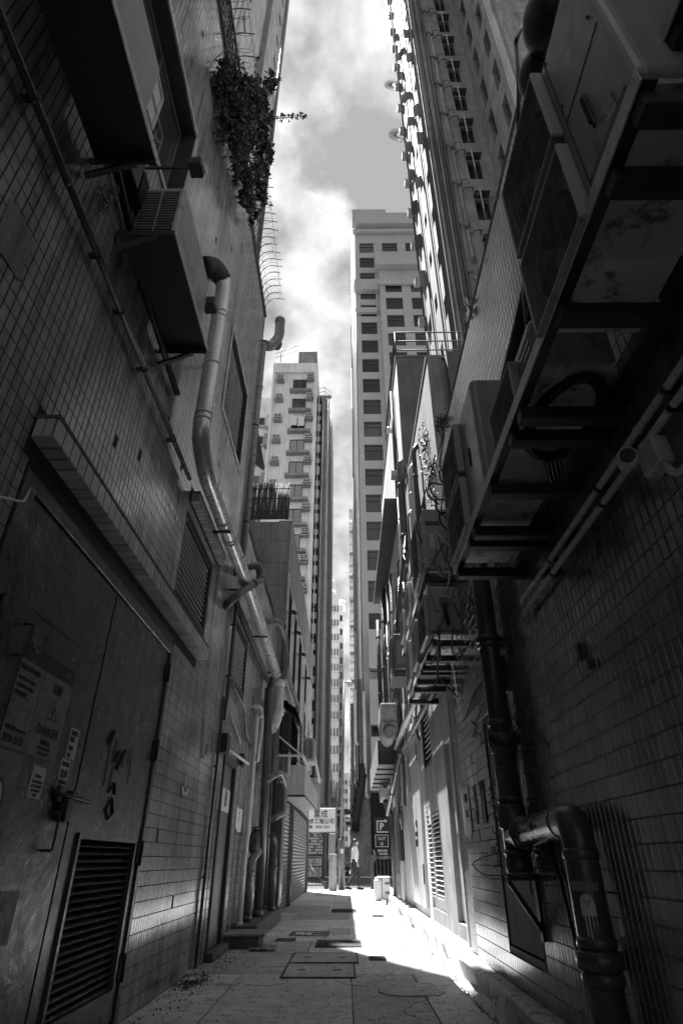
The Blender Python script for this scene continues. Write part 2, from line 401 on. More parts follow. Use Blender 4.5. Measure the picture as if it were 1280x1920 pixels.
# rubble and silt lying in the gutter and along the left wall
def rubble(name, pts, m, s0, s1, label, cat):
    b = MB()
    for p in pts:
        s = random.uniform(s0, s1)*.7; rot = Euler((random.random()*6, random.random()*6, random.random()*6)).to_matrix()
        b.box(p[0]-s, p[0]+s, p[1]-s*.7, p[1]+s*.7, p[2]-s*.4, p[2]+s*.5, rot=rot)
    o = b.build(name, m, kind='stuff'); o['label'] = label; o['category'] = cat; return o
rubble('gutter_rubble', [(random.uniform(1.04, 1.16), random.uniform(4, 14), -.09) for _ in range(260)], M_kerb, .006, .022, 'broken mortar crumbs lying in the gutter beside the right kerb', 'rubble')
rubble('leaf_litter', [(random.gauss(-1.40, .06), random.gauss(6.75, .22), .006) for _ in range(500)]+[(random.uniform(-1.5, -1.2), random.uniform(4.5, 9), .004) for _ in range(160)], M_mud, .003, .010, 'dark leaf litter and dirt heaped at the foot of the left wall', 'litter')
rubble('paving_grit', [(random.uniform(-1.4, 1.0), random.uniform(3.5, 9), .002) for _ in range(900)], M_conc, .002, .007, 'loose grit scattered on the concrete alley floor', 'grit')
for i, (x, y, lab) in enumerate([(366, 1838, 'crumpled white paper cup lying in the leaf litter'), (425, 1850, 'flattened white drinking straw wrapper on the left paving'), (570, 1753, 'torn white plastic sheet lying on the dark drain grate'), (352, 1826, 'small white paper ball at the foot of the left wall'), (494, 1778, 'crumpled grey cardboard lying beside the stone step')]):
    p = PZ(x, y, .01); b = MB(); n = 9
    sx, sy = [(.05, .03), (.09, .012), (.12, .05), (.03, .03), (.16, .12)][i]
    vs = [(p.x+sx*(2*a/(n-1)-1)+random.uniform(-.004, .004), p.y+sy*(2*c/(n-1)-1)*2+random.uniform(-.006, .006), .012+random.uniform(0, .025)) for a in range(n) for c in range(n)]
    b.add(vs, [(a*n+c, (a+1)*n+c, (a+1)*n+c+1, a*n+c+1) for a in range(n-1) for c in range(n-1)])
    o = tag(b.build('litter_scrap', M_paper if i != 4 else M_paperG), lab, 'litter')
# manhole covers and gratings
def cover(name, label, q, grate=False, m=M_slab2):
    a, c = PZ(q[0], q[1]), PZ(q[2], q[3]); x0, x1 = min(a.x, c.x), max(a.x, c.x); y0, y1 = min(a.y, c.y), max(a.y, c.y)
    t = thing(name, label, 'drain grate' if grate else 'manhole cover', ((x0+x1)/2, (y0+y1)/2, 0)); f = .018
    b = MB(); b.box(x0, x0+f, y0, y1, -.02, .009).box(x1-f, x1, y0, y1, -.02, .009).box(x0+f, x1-f, y0, y0+f, -.02, .009).box(x0+f, x1-f, y1-f, y1, -.02, .009)
    b.build('frame', M_iron, t)
    if grate:
        MB().box(x0+f, x1-f, y0+f, y1-f, -.02, .002).build('sump', M_hole, t)
        n = max(4, int((x1-x0)/.035)); 
        for k in range(n):
            x = x0+f+(k+.5)*(x1-x0-2*f)/n; MB().box(x-.007, x+.007, y0+f, y1-f, .0025, .011).build('bar', M_iron, t)
        MB().box(x0+f, x1-f, (y0+y1)/2-.006, (y0+y1)/2+.006, .0035, .0125).build('cross_bar', M_iron, t)
    else:
        MB().box(x0+f+.006, x1-f-.006, y0+f+.006, y1-f-.006, -.02, .007).build('cover_plate', m, t)
        for xx in (x0+.25*(x1-x0), x0+.75*(x1-x0)):
            MB().box(xx-.04, xx+.04, (y0+y1)/2-.025, (y0+y1)/2+.025, .0075, .0105).build('lifting_lug', M_iron, t)
    return t
cover('manhole_cover', 'wide rectangular concrete manhole cover nearest the camera, left of the slab joint', (524, 1834, 665, 1808))
cover('manhole_cover', 'twin concrete manhole cover right behind the nearest wide cover', (540, 1806, 670, 1788))
cover('drain_grate', 'black slotted drain grate in the middle of the paving', (590, 1776, 676, 1763), True)
cover('drain_grate', 'long black drain grate with torn plastic on it, left of centre', (541, 1756, 618, 1747), True)
cover('drain_grate', 'small square black grate right of the slab joint', (692, 1800, 722, 1794), True)
cover('drain_grate', 'black grate on the edge of the shadow, farther up the alley', (620, 1711, 668, 1705), True)
cover('drain_grate', 'small thin grate in the sunlit paving near the right kerb', (698, 1719, 718, 1716), True)
cover('manhole_cover', 'small grey steel plate beside the long drain grate', (515, 1765, 556, 1760), m=M_iron)

ck = MB()
for (x, y, a, n_) in ((-.6, 4.7, .2, 22), (.5, 5.2, 1.3, 26), (-.9, 6.6, -.3, 18), (.2, 6.5, 2.4, 20), (.7, 8.8, 1.6, 26), (-.3, 9.5, .6, 22), (.5, 11.5, 1.4, 24)):
    p = Vector((x, y, .0035))
    for k in range(n_):
        a += random.uniform(-.5, .5); q = p+Vector((math.cos(a)*.045, math.sin(a)*.045, 0)); ck.bar(p, q, random.uniform(.002, .005), .002); p = q
ck.build('paving_cracks', M_mud, pv, kind='stuff')
for i, (x0, x1, y0, y1, m_) in enumerate(((-1.0, -.35, 4.2, 4.75, M_slab2), (.25, .85, 6.1, 6.75, M_slab2), (-.95, -.5, 7.6, 8.3, M_slab2), (.3, .95, 8.9, 9.3, M_slab2), (-.9, -.2, 10.3, 11.2, M_kerb), (.15, .6, 12.5, 13.6, M_slab2))):
    n_ = 14; pts_ = []
    for k in range(n_):
        a = 2*math.pi*k/n_; c_, s_ = math.cos(a), math.sin(a); r_q = 1/max(abs(c_), abs(s_))*random.uniform(.82, 1.0)
        pts_.append(((x0+x1)/2+(x1-x0)/2*c_*r_q, (y0+y1)/2+(y1-y0)/2*s_*r_q, .0045))
    MB().add(pts_+[(p[0], p[1], -.01) for p in pts_], [tuple(range(n_))]+[(k, k+n_, (k+1) % n_+n_, (k+1) % n_) for k in range(n_)]).build('repair_patch', m_, pv)
# stone steps / ledges on the left
t = thing('stone_ledge', 'low concrete plinth under the cluster of drain pipes on the left', 'ledge', (-1.4, 11, 0))
MB().box(XL, -1.20, 9.6, 13.0, 0, .20).build('plinth', M_concD, t, bev=.015)
t = thing('stone_step', 'broken stone step slab with an overhanging lip beside the left drain pipes', 'step', (-1.35, 9.3, 0))
MB().box(XL, -1.10, 9.05, 9.55, 0, .13).build('step_block', M_concD, t, bev=.01)
MB().box(XL, -1.02, 8.98, 9.6, .133, .16).build('step_lip', M_conc, t, bev=.006)

# ================================================================== LEFT: tiled building
DOOR = (2.30, 5.08, 0, 2.70); D2 = (7.95, 8.80, .08, 2.08)
LV1 = (4.88, 6.10, 3.08, 3.86); LV3 = (7.66, 8.98, 3.08, 3.86); LVU = (5.60, 6.92, 5.90, 7.28); WIN = (.2, 3.15, 5.95, 7.45)
holesL = [DOOR, D2, LV1, LV3, LVU, WIN]
L1Y, L2Y, L1Z, L2Z = 7.74, 12.9, 10.1, 5.55
TB = thing('tiled_building', 'tall windowless building faced in small grey glazed tiles along the left side of the alley', 'building', (XL, 3, 0))
b = MB(); wall_open(b, XL-.45, XL, -6, L1Y, 0, L1Z, holesL); wall_open(b, XL-.45, XL, L1Y, L2Y, 0, L2Z, holesL)
b.box(-3.9, XL-.451, -6, L1Y-.001, 0, L1Z-.02).box(-3.9, XL-.451, L1Y, L2Y-.001, 0, L2Z-.02)
b.build('wall', M_groutD, TB)
tiles(TB, XL, 1, [(.55, L1Y, .0, L1Z-.02), (L1Y, L2Y, 0, L2Z)], holesL+[(2.24, 5.95, 2.72, 2.87), (4.88, 6.4, 4.03, 4.16)], M_tileL)
# end face of the tall part above the low part
MB().box(XL-.3, XL+.004, L1Y+.001, L1Y+.02, L2Z, L1Z).build('end_face', M_conc, TB)
# coping
MB().box(XL-.3, XL+.03, -6, L1Y+.03, L1Z+.001, L1Z+.07).build('coping', M_concD, TB, bev=.008)
MB().box(XL-.3, XL+.03, L1Y+.035, L2Y+.02, L2Z+.001, L2Z+.06).build('coping', M_concD, TB, bev=.008)
# canopies over the door and over the louvre: tile-clad ledges
def ledge(y0, y1, z0, z1, xo, w=.095):
    MB().box(XL, xo-.010, y0+.01, y1-.01, z0+.01, z1-.002).build('canopy_core', M_groutD, TB)
    n = int((y1-y0)/w)
    tm = bpy.data.meshes.new('tile'); bb = MB(); bb.box(-(xo-XL)/2+.006, (xo-XL)/2-.003, -w/2+.006, w/2-.006, 0, .009)
    tm.from_pydata(bb.v, [], bb.f); tm.materials.append(M_sill)
    tf = bpy.data.meshes.new('tile'); bb = MB(); bb.box(0, .009, -w/2+.006, w/2-.006, .004, (z1-z0)-.006); tf.from_pydata(bb.v, [], bb.f); tf.materials.append(M_sill)
    for i in range(n):
        y = y0+(i+.5)*(y1-y0)/n
        o = bpy.data.objects.new('tile', tm); COL.objects.link(o); o.parent = TB; o.location = Vector(((XL+xo)/2, y, z0+random.uniform(-.001, .001)))-world_loc(TB)
        o = bpy.data.objects.new('tile', tf); COL.objects.link(o); o.parent = TB; o.location = Vector((xo-.010, y, z0))-world_loc(TB)
    bb = MB()
    for k in range(2): bb.box(XL+.01+k*(xo-XL-.02)/2, XL+.004+(k+1)*(xo-XL-.02)/2, y0, y0+.009, z0+.004, z1-.006)
    bb.build('canopy_end', M_sill, TB)
    MB().box(XL, xo, y0, y1, z1, z1+.02).build('canopy_top', M_concD, TB)
ledge(2.24, 5.95, 2.74, 2.86, -1.43)
ledge(4.92, 6.38, 4.05, 4.15, -1.46, .075)
# canopy bottom frame above door
MB().box(XL-.05, XL-.001, 2.2, 5.2, 2.60, 2.688).build('door_head', M_dark, TB)
louvre(TB, XL, 1, *LV1, 12, M_slatm, M_dark, tilt=12, sw=.010, th=.007)
louvre(TB, XL, 1, *LV3, 12, M_slatm, M_dark, tilt=12, sw=.010, th=.007)
louvre(TB, XL, 1, *LVU, 14, M_slatm, M_dark, .10, tilt=12, sw=.008, th=.009)
def tile_frame(h, wd=.075, n=.11):
    y0, y1, z0, z1 = h
    for (a, c, e, f_, vert) in ((y0-wd, y0, z0-wd, z1+wd, 1), (y1, y1+wd, z0-wd, z1+wd, 1), (y0, y1, z0-wd, z0, 0), (y0, y1, z1, z1+wd, 0)):
        L_ = (f_-e) if vert else (c-a); k = max(1, int(L_/n))
        for i in range(k):
            if vert: q = (a+.003, c-.003, e+i*L_/k+.003, e+(i+1)*L_/k-.003)
            else: q = (a+i*L_/k+.003, a+(i+1)*L_/k-.003, e+.003, f_-.003)
            MB().box(XL+.0085, XL+.019, *q).build('tile', M_sill, TB)
for h in (LVU, WIN): tile_frame(h)
# upper window: deep recess, glazing with a pale curtain frame
wf = MB(); xi = XL-.16
wf.box(xi-.03, xi+.02, WIN[0], WIN[1], WIN[2], WIN[2]+.05).box(xi-.03, xi+.02, WIN[0], WIN[1], WIN[3]-.05, WIN[3])
for y in (WIN[0], 1.0, 1.72, 2.42, WIN[1]-.05): wf.box(xi-.029, xi+.021, y, y+.045, WIN[2]+.05, WIN[3]-.05)
wfo = wf.build('window', M_frame, TB, bev=.004)
for a, c in ((WIN[0]+.05, 1.0), (1.045, 1.72), (1.765, 2.42), (2.465, WIN[1]-.05)):
    MB().box(xi-.012, xi-.004, a+.001, c-.001, WIN[2]+.051, WIN[3]-.051).build('pane', mat('mirrored window glass', .4, .04, .1, .3, 0, 1, metal=.9), wfo)
Q4 = [PX(x, y, XL-.10) for x, y in ((281, 78), (303, 185), (282, 243), (256, 137))]
MB().add([tuple(q) for q in Q4]+[(q.x-.012, q.y, q.z) for q in Q4], [(3, 2, 1, 0), (4, 5, 6, 7), (0, 1, 5, 4), (1, 2, 6, 5), (2, 3, 7, 6), (3, 0, 4, 7)]).build('pale_panel', M_canopy, wfo)
b = MB()
for k in range(4): b.bar(Q4[k]+Vector((.012, 0, 0)), Q4[(k+1) % 4]+Vector((.012, 0, 0)), .02, .02)
b.bar((Q4[0]+Q4[3])/2+Vector((.01, 0, 0)), (Q4[1]+Q4[2])/2+Vector((.01, 0, 0)), .015, .015); b.build('opening_sash', M_frameW, wfo)
# --- double door
fr = MB(); fr.box(XL-.08, XL+.012, 2.30, 2.42, 0, 2.60).box(XL-.08, XL+.012, 5.02, 5.08, 0, 2.60).box(XL-.08, XL+.012, 2.42, 5.02, 2.52, 2.60)
fr.build('door_frame', M_door, TB, bev=.004)
def leaf(y0, y1, nm):
    return MB().box(XL-.06, XL-.005, y0, y1, .04, 2.515)
dn = leaf(2.425, 3.665, '').build('door', M_door, TB, bev=.004)
df = MB()
LVD = (3.86, 4.88, .22, 1.06)
wall_open(df, XL-.06, XL-.005, 3.685, 5.015, .04, 2.515, [LVD]); df.box(XL-.12, XL-.10, 3.8, 4.9, .2, 1.1, 1)
dfo = df.build('door', [M_door, M_hole], TB)
b0 = MB(); b0.box(XL-.005, XL+.012, LVD[0]-.03, LVD[0], LVD[2]-.03, LVD[3]+.03).box(XL-.005, XL+.012, LVD[1], LVD[1]+.03, LVD[2]-.03, LVD[3]+.03).box(XL-.005, XL+.012, LVD[0], LVD[1], LVD[3], LVD[3]+.03).box(XL-.005, XL+.012, LVD[0], LVD[1], LVD[2]-.03, LVD[2])
b0.build('louvre_frame', M_door, dfo)
ns = 21; s = MB().box(-.025, .025, -(LVD[1]-LVD[0])/2, (LVD[1]-LVD[0])/2, -.0035, .0035, rot=Euler((0, R(35), 0)).to_matrix(), piv=(0, 0, 0))
me = None
for i in range(ns):
    if me is None: o = s.build('slat', M_door, dfo, local=True); me = o.data
    else: o = bpy.data.objects.new('slat', me); COL.objects.link(o); o.parent = dfo
    o.location = Vector((XL-.03, (LVD[0]+LVD[1])/2, LVD[2]+(i+.5)*(LVD[3]-LVD[2])/ns))-world_loc(dfo); o.rotation_euler = (random.uniform(-.004, .004), 0, random.uniform(-.003, .003))
for y, z, o_ in ((5.02, .32, dfo), (5.02, 1.0, dfo), (5.02, 1.72, dfo), (5.02, 2.35, dfo), (2.42, .9, dn), (2.42, 1.9, dn)):
    b = MB(); b.cyl((XL+.02, y, z-.08), (XL+.02, y, z+.08), .013); b.box(XL-.004, XL+.012, y-.05, y+.05, z-.06, z+.06); b.build('hinge', M_dark, o_)
# welded sheet seam, handles, bolt, stickers on the near leaf
MB().box(XL-.0045, XL-.001, 2.75, 3.30, 2.02, 2.03).build('weld_seam', M_dark, dn)
for (x, y0, y1) in ((60, 1170, 1230), (108, 1525, 1595)):
    a = PX(x, y0, XL+.03); c = PX(x-12, y1, XL+.03)
    b = MB(); b.tube(bend([(XL-.004, a.y, a.z), (XL+.045, a.y, a.z), (XL+.045, a.y, c.z), (XL-.004, a.y, c.z)], .012, 3), .007, 8); b.build('handle', M_iron, dn)
MB().box(XL-.003, XL+.001, 3.10, 3.28, .62, .83).build('latch_plate', M_dark, dn)
b = MB(); b.cyl((XL+.015, 3.40, 1.26), (XL+.015, 3.86, 1.25), .013); b.box(XL-.003, XL+.02, 3.42, 3.48, 1.22, 1.30).box(XL-.003, XL+.02, 3.60, 3.66, 1.22, 1.29).box(XL, XL+.045, 3.50, 3.57, 1.13, 1.24)
b.build('padlock_bolt', M_dark, dn, bev=.003)
ux, uy = (0, 1, 0), (0, 0, 1)   # reading direction on the left wall
def leftsign(parent, name, quad, mats, lines, ink=1, bd=0, xoff=.0):
    """flat notice; quad = pixel corners top-left & bottom-right on the wall; lines = (text, fy, size, fx, align)"""
    a = PX(*quad[:2], XL); c = PX(*quad[2:], XL); y0, y1, z1, z0 = a.y, c.y, a.z, c.z
    b = MB(); b.box(XL-.005+xoff, XL-.003+xoff, y0, y1, z0, z1)
    if bd: b.box(XL-.003+xoff, XL-.0025+xoff, y0, y1, z1-bd*(z1-z0), z1, 1)
    for (tx, fy, sz, fx, al) in lines:
        b.text(tx, (XL-.0028+xoff, y0+fx*(y1-y0), z1-fy*(z1-z0)), ux, uy, sz, ink, al, 0 if sz < .03 else .0012)
    return b.build(name, mats, parent), (y0, y1, z0, z1)
H_ = 1.88
def lsign(name, y0, y1, z0, z1, mats, lines, bd=0, par=None, extra=None):
    b = MB(); b.box(XL-.0045, XL-.002, y0, y1, z0, z1)
    if bd: b.box(XL-.002, XL-.0012, y0, y1, z1-bd, z1, 1)
    for (tx, z, sz, y, al) in lines: b.text(tx, (XL-.0021, y, z), ux, uy, sz, 1 if not bd or z < z1-bd else 2, al, .0008)
    if extra: extra(b)
    return b.build(name, mats, par or dn)
def tri(b):
    for s_, mi in ((.062, 1), (.048, 0)):
        b.add([(XL-.0018+.0004*(mi == 0), 3.17-s_, 1.62-s_*.6), (XL-.0018+.0004*(mi == 0), 3.17+s_, 1.62-s_*.6), (XL-.0018+.0004*(mi == 0), 3.17, 1.62+s_*1.15)], [(0, 1, 2)], mi)
    b.bar((XL-.0008, 3.18, 1.65), (XL-.0008, 3.163, 1.615), .012, .001, 1); b.bar((XL-.0006, 3.163, 1.617), (XL-.0006, 3.18, 1.612), .01, .001, 1); b.bar((XL-.0008, 3.178, 1.613), (XL-.0008, 3.165, 1.585), .01, .001, 1)
a1, a2 = PX(48, 1265, XL), PX(70, 1415, XL)
lsign('notice', 2.74, 2.985, 1.40, 1.88, [M_paperG, M_ink, M_paperG], [('電業設備', 1.845, .03, 2.80, 'LEFT'), ('維修通道請勿阻塞', 1.75, .024, 2.755, 'LEFT'), ('PLEASE KEEP CLEAR', 1.70, .019, 2.755, 'LEFT'), ('UNLAWFUL ENTRY', 1.665, .019, 2.755, 'LEFT'), ('請致電查詢', 1.63, .022, 2.755, 'LEFT'), ('緊急事故 Emergencies', 1.475, .021, 2.755, 'LEFT'), ('2728 8333', 1.42, .045, 2.758, 'LEFT')], .085)
lsign('notice', 2.99, 3.33, 1.40, 1.88, [M_paperG, M_ink, M_paperG], [('危險', 1.72, .055, 3.17, 'CENTER'), ('DANGER', 1.505, .062, 3.17, 'CENTER'), ('高壓電力', 1.46, .028, 3.17, 'CENTER'), ('HIGH VOLTAGE', 1.435, .02, 3.17, 'CENTER'), ('ELECTRICITY', 1.41, .02, 3.17, 'CENTER'), ('危險', 1.83, .03, 3.25, 'CENTER')], .085, extra=tri)
def helmet(b):
    n = 24; cy, cz = 2.83, 1.17
    b.add([(XL-.0014, cy+.082*math.cos(2*math.pi*k/n), cz+.105*math.sin(2*math.pi*k/n)) for k in range(n)], [tuple(range(n))], 1)
    hp = [(-.062, .015), (.062, .015), (.055, .035), (.045, .065), (.02, .088), (-.02, .088), (-.045, .065), (-.055, .035)]
    b.add([(XL-.0008, cy+p, cz+q) for p, q in hp], [tuple(range(8))], 2)
    for k in range(10):
        t0, t1 = math.pi+math.pi*k/10, math.pi+math.pi*(k+1)/10
        b.bar((XL-.0006, cy+.045*math.cos(t0), cz+.01+.07*math.sin(t0)), (XL-.0006, cy+.045*math.cos(t1), cz+.01+.07*math.sin(t1)), .005, .001, 2)
lsign('notice', 2.66, 3.00, .90, 1.385, [M_paperG, M_ink, M_paper], [], par=dn, extra=lambda b: (helmet(b), b.box(XL-.002, XL-.0012, 2.68, 2.96, .945, 1.03, 1), b.text('Wear helmet', (XL-.0011, 2.70, .995), ux, uy, .03, 2, 'LEFT', .001), b.text('佩戴安全帽', (XL-.0011, 2.70, .955), ux, uy, .034, 2, 'LEFT', .001)))
lsign('sticker', 3.12, 3.26, 1.215, 1.36, [M_paper, M_ink], [('Notice', 1.31, .022, 3.19, 'CENTER'), ('NO PARKING AT', 1.285, .014, 3.19, 'CENTER'), ('ANY TIME. PLEASE', 1.265, .014, 3.19, 'CENTER'), ('KEEP THIS EXIT', 1.245, .014, 3.19, 'CENTER'), ('CLEAR', 1.225, .014, 3.19, 'CENTER')])
lsign('sticker', 3.44, 3.56, 1.44, 1.60, [M_paper, M_ink], [('疏通渠', 1.565, .03, 3.45, 'LEFT'), ('通渠', 1.53, .03, 3.45, 'LEFT'), ('24H', 1.485, .035, 3.45, 'LEFT'), ('電話', 1.45, .025, 3.45, 'LEFT')])
lsign('sticker', 3.41, 3.53, 1.275, 1.435, [M_paper, M_ink], [('通渠電話', 1.40, .024, 3.42, 'LEFT'), ('急修', 1.345, .045, 3.425, 'LEFT'), ('廿四小時', 1.31, .024, 3.42, 'LEFT'), ('免費檢查', 1.283, .022, 3.42, 'LEFT')])
# sprayed graffiti strokes on the far leaf
gr = MB()
for (pts, r) in [([(4.08, 1.70), (4.02, 1.60)], .018), ([(4.07, 1.66), (4.09, 1.36)], .012), ([(4.16, 1.66), (4.18, 1.52), (4.25, 1.60), (4.25, 1.48), (4.35, 1.62), (4.36, 1.5)], .014), ([(4.44, 1.64), (4.46, 1.55)], .012), ([(4.50, 1.65), (4.52, 1.52), (4.53, 1.42)], .011), ([(4.20, 1.47), (4.17, 1.33), (4.26, 1.40), (4.30, 1.33)], .012), ([(4.18, 1.22), (4.27, 1.31), (4.33, 1.22), (4.25, 1.18), (4.19, 1.24)], .011)]:
    for a, c in zip(pts[:-1], pts[1:]): gr.bar((XL-.0035, *a), (XL-.0035, *c), .0028, r*2) if 0 else gr.bar((XL-.0035, *a), (XL-.0035, *c), r*2, .002)
gr.build('graffiti_stroke', M_ink, dfo)
# --- second door, frame, notices on the tiles
MB().box(XL-.07, XL-.03, D2[0]+.03, D2[1]-.03, D2[2], D2[3]-.03).build('door', mat('grey door paint', .12, .45, .2, 2.4, .1, 30, streak=.3), TB, bev=.004)
b = MB(); b.box(XL-.08, XL+.02, D2[1]-.03, D2[1]+.07, .0, D2[3]+.06).box(XL-.08, XL+.02, D2[0]-.02, D2[0]+.03, .0, D2[3]+.06).box(XL-.08, XL+.02, D2[0]+.03, D2[1]-.03, D2[3]-.03, D2[3]+.06)
b.build('door_frame', M_iron, TB, bev=.004)
MB().box(XL, XL+.10, D2[0]-.05, D2[1]+.08, 0, .085).build('door_sill', M_concD, TB, bev=.01)
def pnotice(name, label, x0, y0, x1, y1, X, off, lines, side=1, m=M_paper, ragged=False, cat='notice', group=None):
    a, c = PX(x0, y0, X), PX(x1, y1, X); ya, yb = sorted((a.y, c.y)); za, zb = sorted((a.z, c.z)); xx = X+side*off
    t = MB()
    n = 6; top = [zb+(random.uniform(-.02, .01) if ragged else 0) for _ in range(n+1)]; bot = [za+(random.uniform(-.01, .03) if ragged else 0) for _ in range(n+1)]
    ysn = [ya+(yb-ya)*k/n for k in range(n+1)]
    vs = [(xx, y, z) for y, z in zip(ysn, bot)]+[(xx, y, z) for y, z in zip(ysn, top)]+[(xx-side*.0015, y, z) for y, z in zip(ysn, bot)]+[(xx-side*.0015, y, z) for y, z in zip(ysn, top)]
    fs = []
    for k in range(n):
        fs.append((k, k+1, k+n+2, k+n+1)); q = 2*(n+1); fs.append((q+k+n+1, q+k+n+2, q+k+1, q+k))
    t.add(vs, fs)
    for (tx, f, sz) in lines:
        yy = (ya+yb)/2
        t.text(tx, (xx+side*.0004, yy, zb-f*(zb-za)), (0, side, 0), (0, 0, 1), sz, 1, 'CENTER', .0006)
    return tag(t.build(name, [m, M_ink]), label, cat, group)
pnotice('door_notice', 'tall white paper notice taped to the grey second door', 417, 1475, 428, 1525, XL-.029, .002, [('告示', .25, .07), ('出租', .5, .07), ('電話', .75, .07)])
pnotice('wall_notice', 'white paper slip pasted on the tiles between the two doors', 342, 1472, 351, 1495, XL+.009, .002, [('通渠', .5, .04)], ragged=True)
pnotice('wall_notice', 'long torn paper strip on the tiles right of the second door', 444, 1512, 451, 1560, XL+.009, .003, [('通', .3, .06), ('渠', .55, .06)], ragged=True)
pnotice('wall_notice', 'grey faded poster on the tiles below the torn strip', 441, 1565, 452, 1572, XL+.009, .002, [('TEL', .6, .03)], m=M_paperG)
# conduits along L1
pipe('wall_conduit', 'black round conduit running the length of the left wall under the air conditioner trays', [(XL+.06, -.5, 4.10), (XL+.06, 4.60, 4.10)], .022, M_bpipe, clips=[(XL+.06, y, 4.10) for y in (.6, 1.35, 2.2, 2.62, 3.15, 4.0)], collars=[((XL+.06, 1.75, 4.1), (0, 1, 0)), ((XL+.06, 3.95, 4.1), (0, 1, 0))], wall=XL)
pipe('wall_conduit', 'dark conduit bent over the second door and down the tiles', [(XL+.03, 8.9, 2.42), (XL+.03, 7.42, 2.72), (XL+.03, 7.40, 2.3), (XL+.03, 7.36, .02)], .017, M_bpipe, rb=.04, clips=[(XL+.03, 7.38, z) for z in (.8, 1.9)], wall=XL)
pipe('wall_conduit', 'thin grey riser conduit beside the far louvre window', [(XL+.05, 7.52, 2.45), (XL+.05, 7.52, 4.15)], .028, M_gpipe, clips=[(XL+.05, 7.52, 3.0), (XL+.05, 7.52, 3.7)], collars=[((XL+.05, 7.52, 2.98), (0, 0, 1))], wall=XL)
pipe('wall_conduit', 'pale jointed conduit sloping under the far louvre window', [(XL+.04, 7.60, 2.98), (XL+.04, 8.9, 2.92), (XL+.04, 9.3, 2.6), (XL+.04, 10.1, 2.55)], .024, M_gpipe, rb=.05, collars=[((XL+.04, y, 2.96), (0, 1, 0)) for y in (8.0, 8.5)])
pipe('junction_pipe', 'short steel tube lamp and box over the second door', [(XL+.09, 7.55, 2.14), (XL+.09, 9.4, 2.20)], .02, M_galv, clips=[(XL+.09, 7.6, 2.14), (XL+.09, 9.0, 2.2)], wall=XL, cat='conduit')
o = tag(MB().box(XL+.001, XL+.11, 7.50, 7.70, 2.08, 2.30).build('junction_box', M_iron, bev=.006), 'square rusty junction box on the tiles above the second door', 'junction box')
o = tag(MB().box(XL+.02, XL+.09, 8.95, 9.15, 2.12, 2.28).build('junction_box', M_iron, bev=.006), 'small box on the steel tube right of the second door', 'junction box')
# white cable at the left edge of the near door
o = tag(MB().tube(bend([(-1.46, 1.75, 2.05), (-1.50, 2.05, 2.28), (-1.53, 2.34, 2.42), (-1.54, 2.36, 2.52)], .2), .006, 8).build('cable', M_pvc), 'white cable hooked over the top corner of the big steel door', 'cable')

# --- big galvanised duct
XD = -1.35; rD = .085
t = thing('ventilation_duct', 'long pale jointed duct dropping from the left wall and running along the alley', 'duct', (XD, 4.3, 6.3))
d1 = [(XL-.1, 4.20, 6.62), (XD-.02, 4.22, 6.66), (XD, 4.28, 6.45), (XD, 4.28, 4.36), (XD, 4.62, 4.19), (XD, 7.3, 4.22), (XD, 11.45, 4.10)]
MB().tube(bend(d1, .14, 5), rD, 20).build('duct_run', M_spiral, t)
for (p, d) in [((XD, 4.28, 6.05), (0, 0, 1)), ((XD, 4.28, 5.98), (0, 0, 1)), ((XD, 4.28, 5.28), (0, 0, 1)), ((XD, 4.28, 4.62), (0, 0, 1)), ((XD, 4.28, 4.55), (0, 0, 1))]+[((XD, y, 4.20 if y < 9 else 4.16), (0, 1, 0)) for y in (4.85, 5.0, 5.55, 5.65, 5.95, 6.02, 7.2, 8.85, 9.05, 9.5)]:
    p = Vector(p); d = Vector(d); MB().tube([p-d*.012, p+d*.012], rD*1.06, 20).build('joint_band', M_galv, t)
MB().tube(bend([(XL+.005, 4.10, 6.60), (XL+.09, 4.14, 6.66), (XD, 4.25, 6.56)], .1), [.12]*2+[.115]*(len(bend([(XL+.005, 4.10, 6.60), (XL+.09, 4.14, 6.66), (XD, 4.25, 6.56)], .1))-3)+[.095], 18).build('inlet_cowl', M_iron, t)
for (y, z) in ((4.28, 5.25),):
    MB().box(XL, XD, y-.012, y+.012, z-.015, z+.015).build('bracket', M_galv, t)
for y in (5.6, 7.2, 9.1, 11.2): MB().box(XL, XD+.09, y-.015, y+.015, 4.06, 4.085).build('bracket', M_dark, t)
pipe('lagged_pipe', 'dark corroded pipe hugging the wall under the pale duct', [(XL+.06, 7.3, 3.98), (XL+.06, 11.2, 3.92)], .045, M_iron, clips=[(XL+.06, 8.2, 3.97), (XL+.06, 10.0, 3.94)], wall=XL)
pipe('waste_pipe', 'dark segmented swan neck pipe hooked over the pale duct', [(XL, 7.35, 4.40), (-1.24, 7.55, 4.62), (-1.20, 7.62, 4.40), (-1.30, 7.2, 4.12), (-1.40, 6.9, 3.85), (XL, 6.95, 3.72)], .055, M_gpipe, rb=.14, collars=[((-1.21, 7.6, 4.42), (.1, -.2, -1)), ((-1.26, 7.35, 4.23), (-.2, -.7, -.6))])
pipe('waste_pipe', 'dark hooked soil pipe behind the pale duct, ending in the white drop pipe', [(XL, 10.3, 4.75), (-1.30, 10.9, 5.0), (-1.24, 11.6, 4.9), (-1.24, 11.75, 4.2), (-1.30, 11.6, 3.98)], .075, M_gpipe, rb=.2, collars=[((-1.26, 11.2, 4.98), (.1, 1, 0)), ((-1.24, 11.7, 4.6), (0, .1, -1))])
pipe('waste_pipe', 'short fat white drop pipe with an open elbow below the duct end', [(-1.30, 11.55, 4.02), (-1.30, 11.55, 3.30), (-1.36, 11.25, 3.05)], .10, M_pvc, rb=.2, collars=[((-1.30, 11.55, 3.95), (0, 0, 1)), ((-1.3, 11.55, 3.4), (0, 0, 1))], n=18)
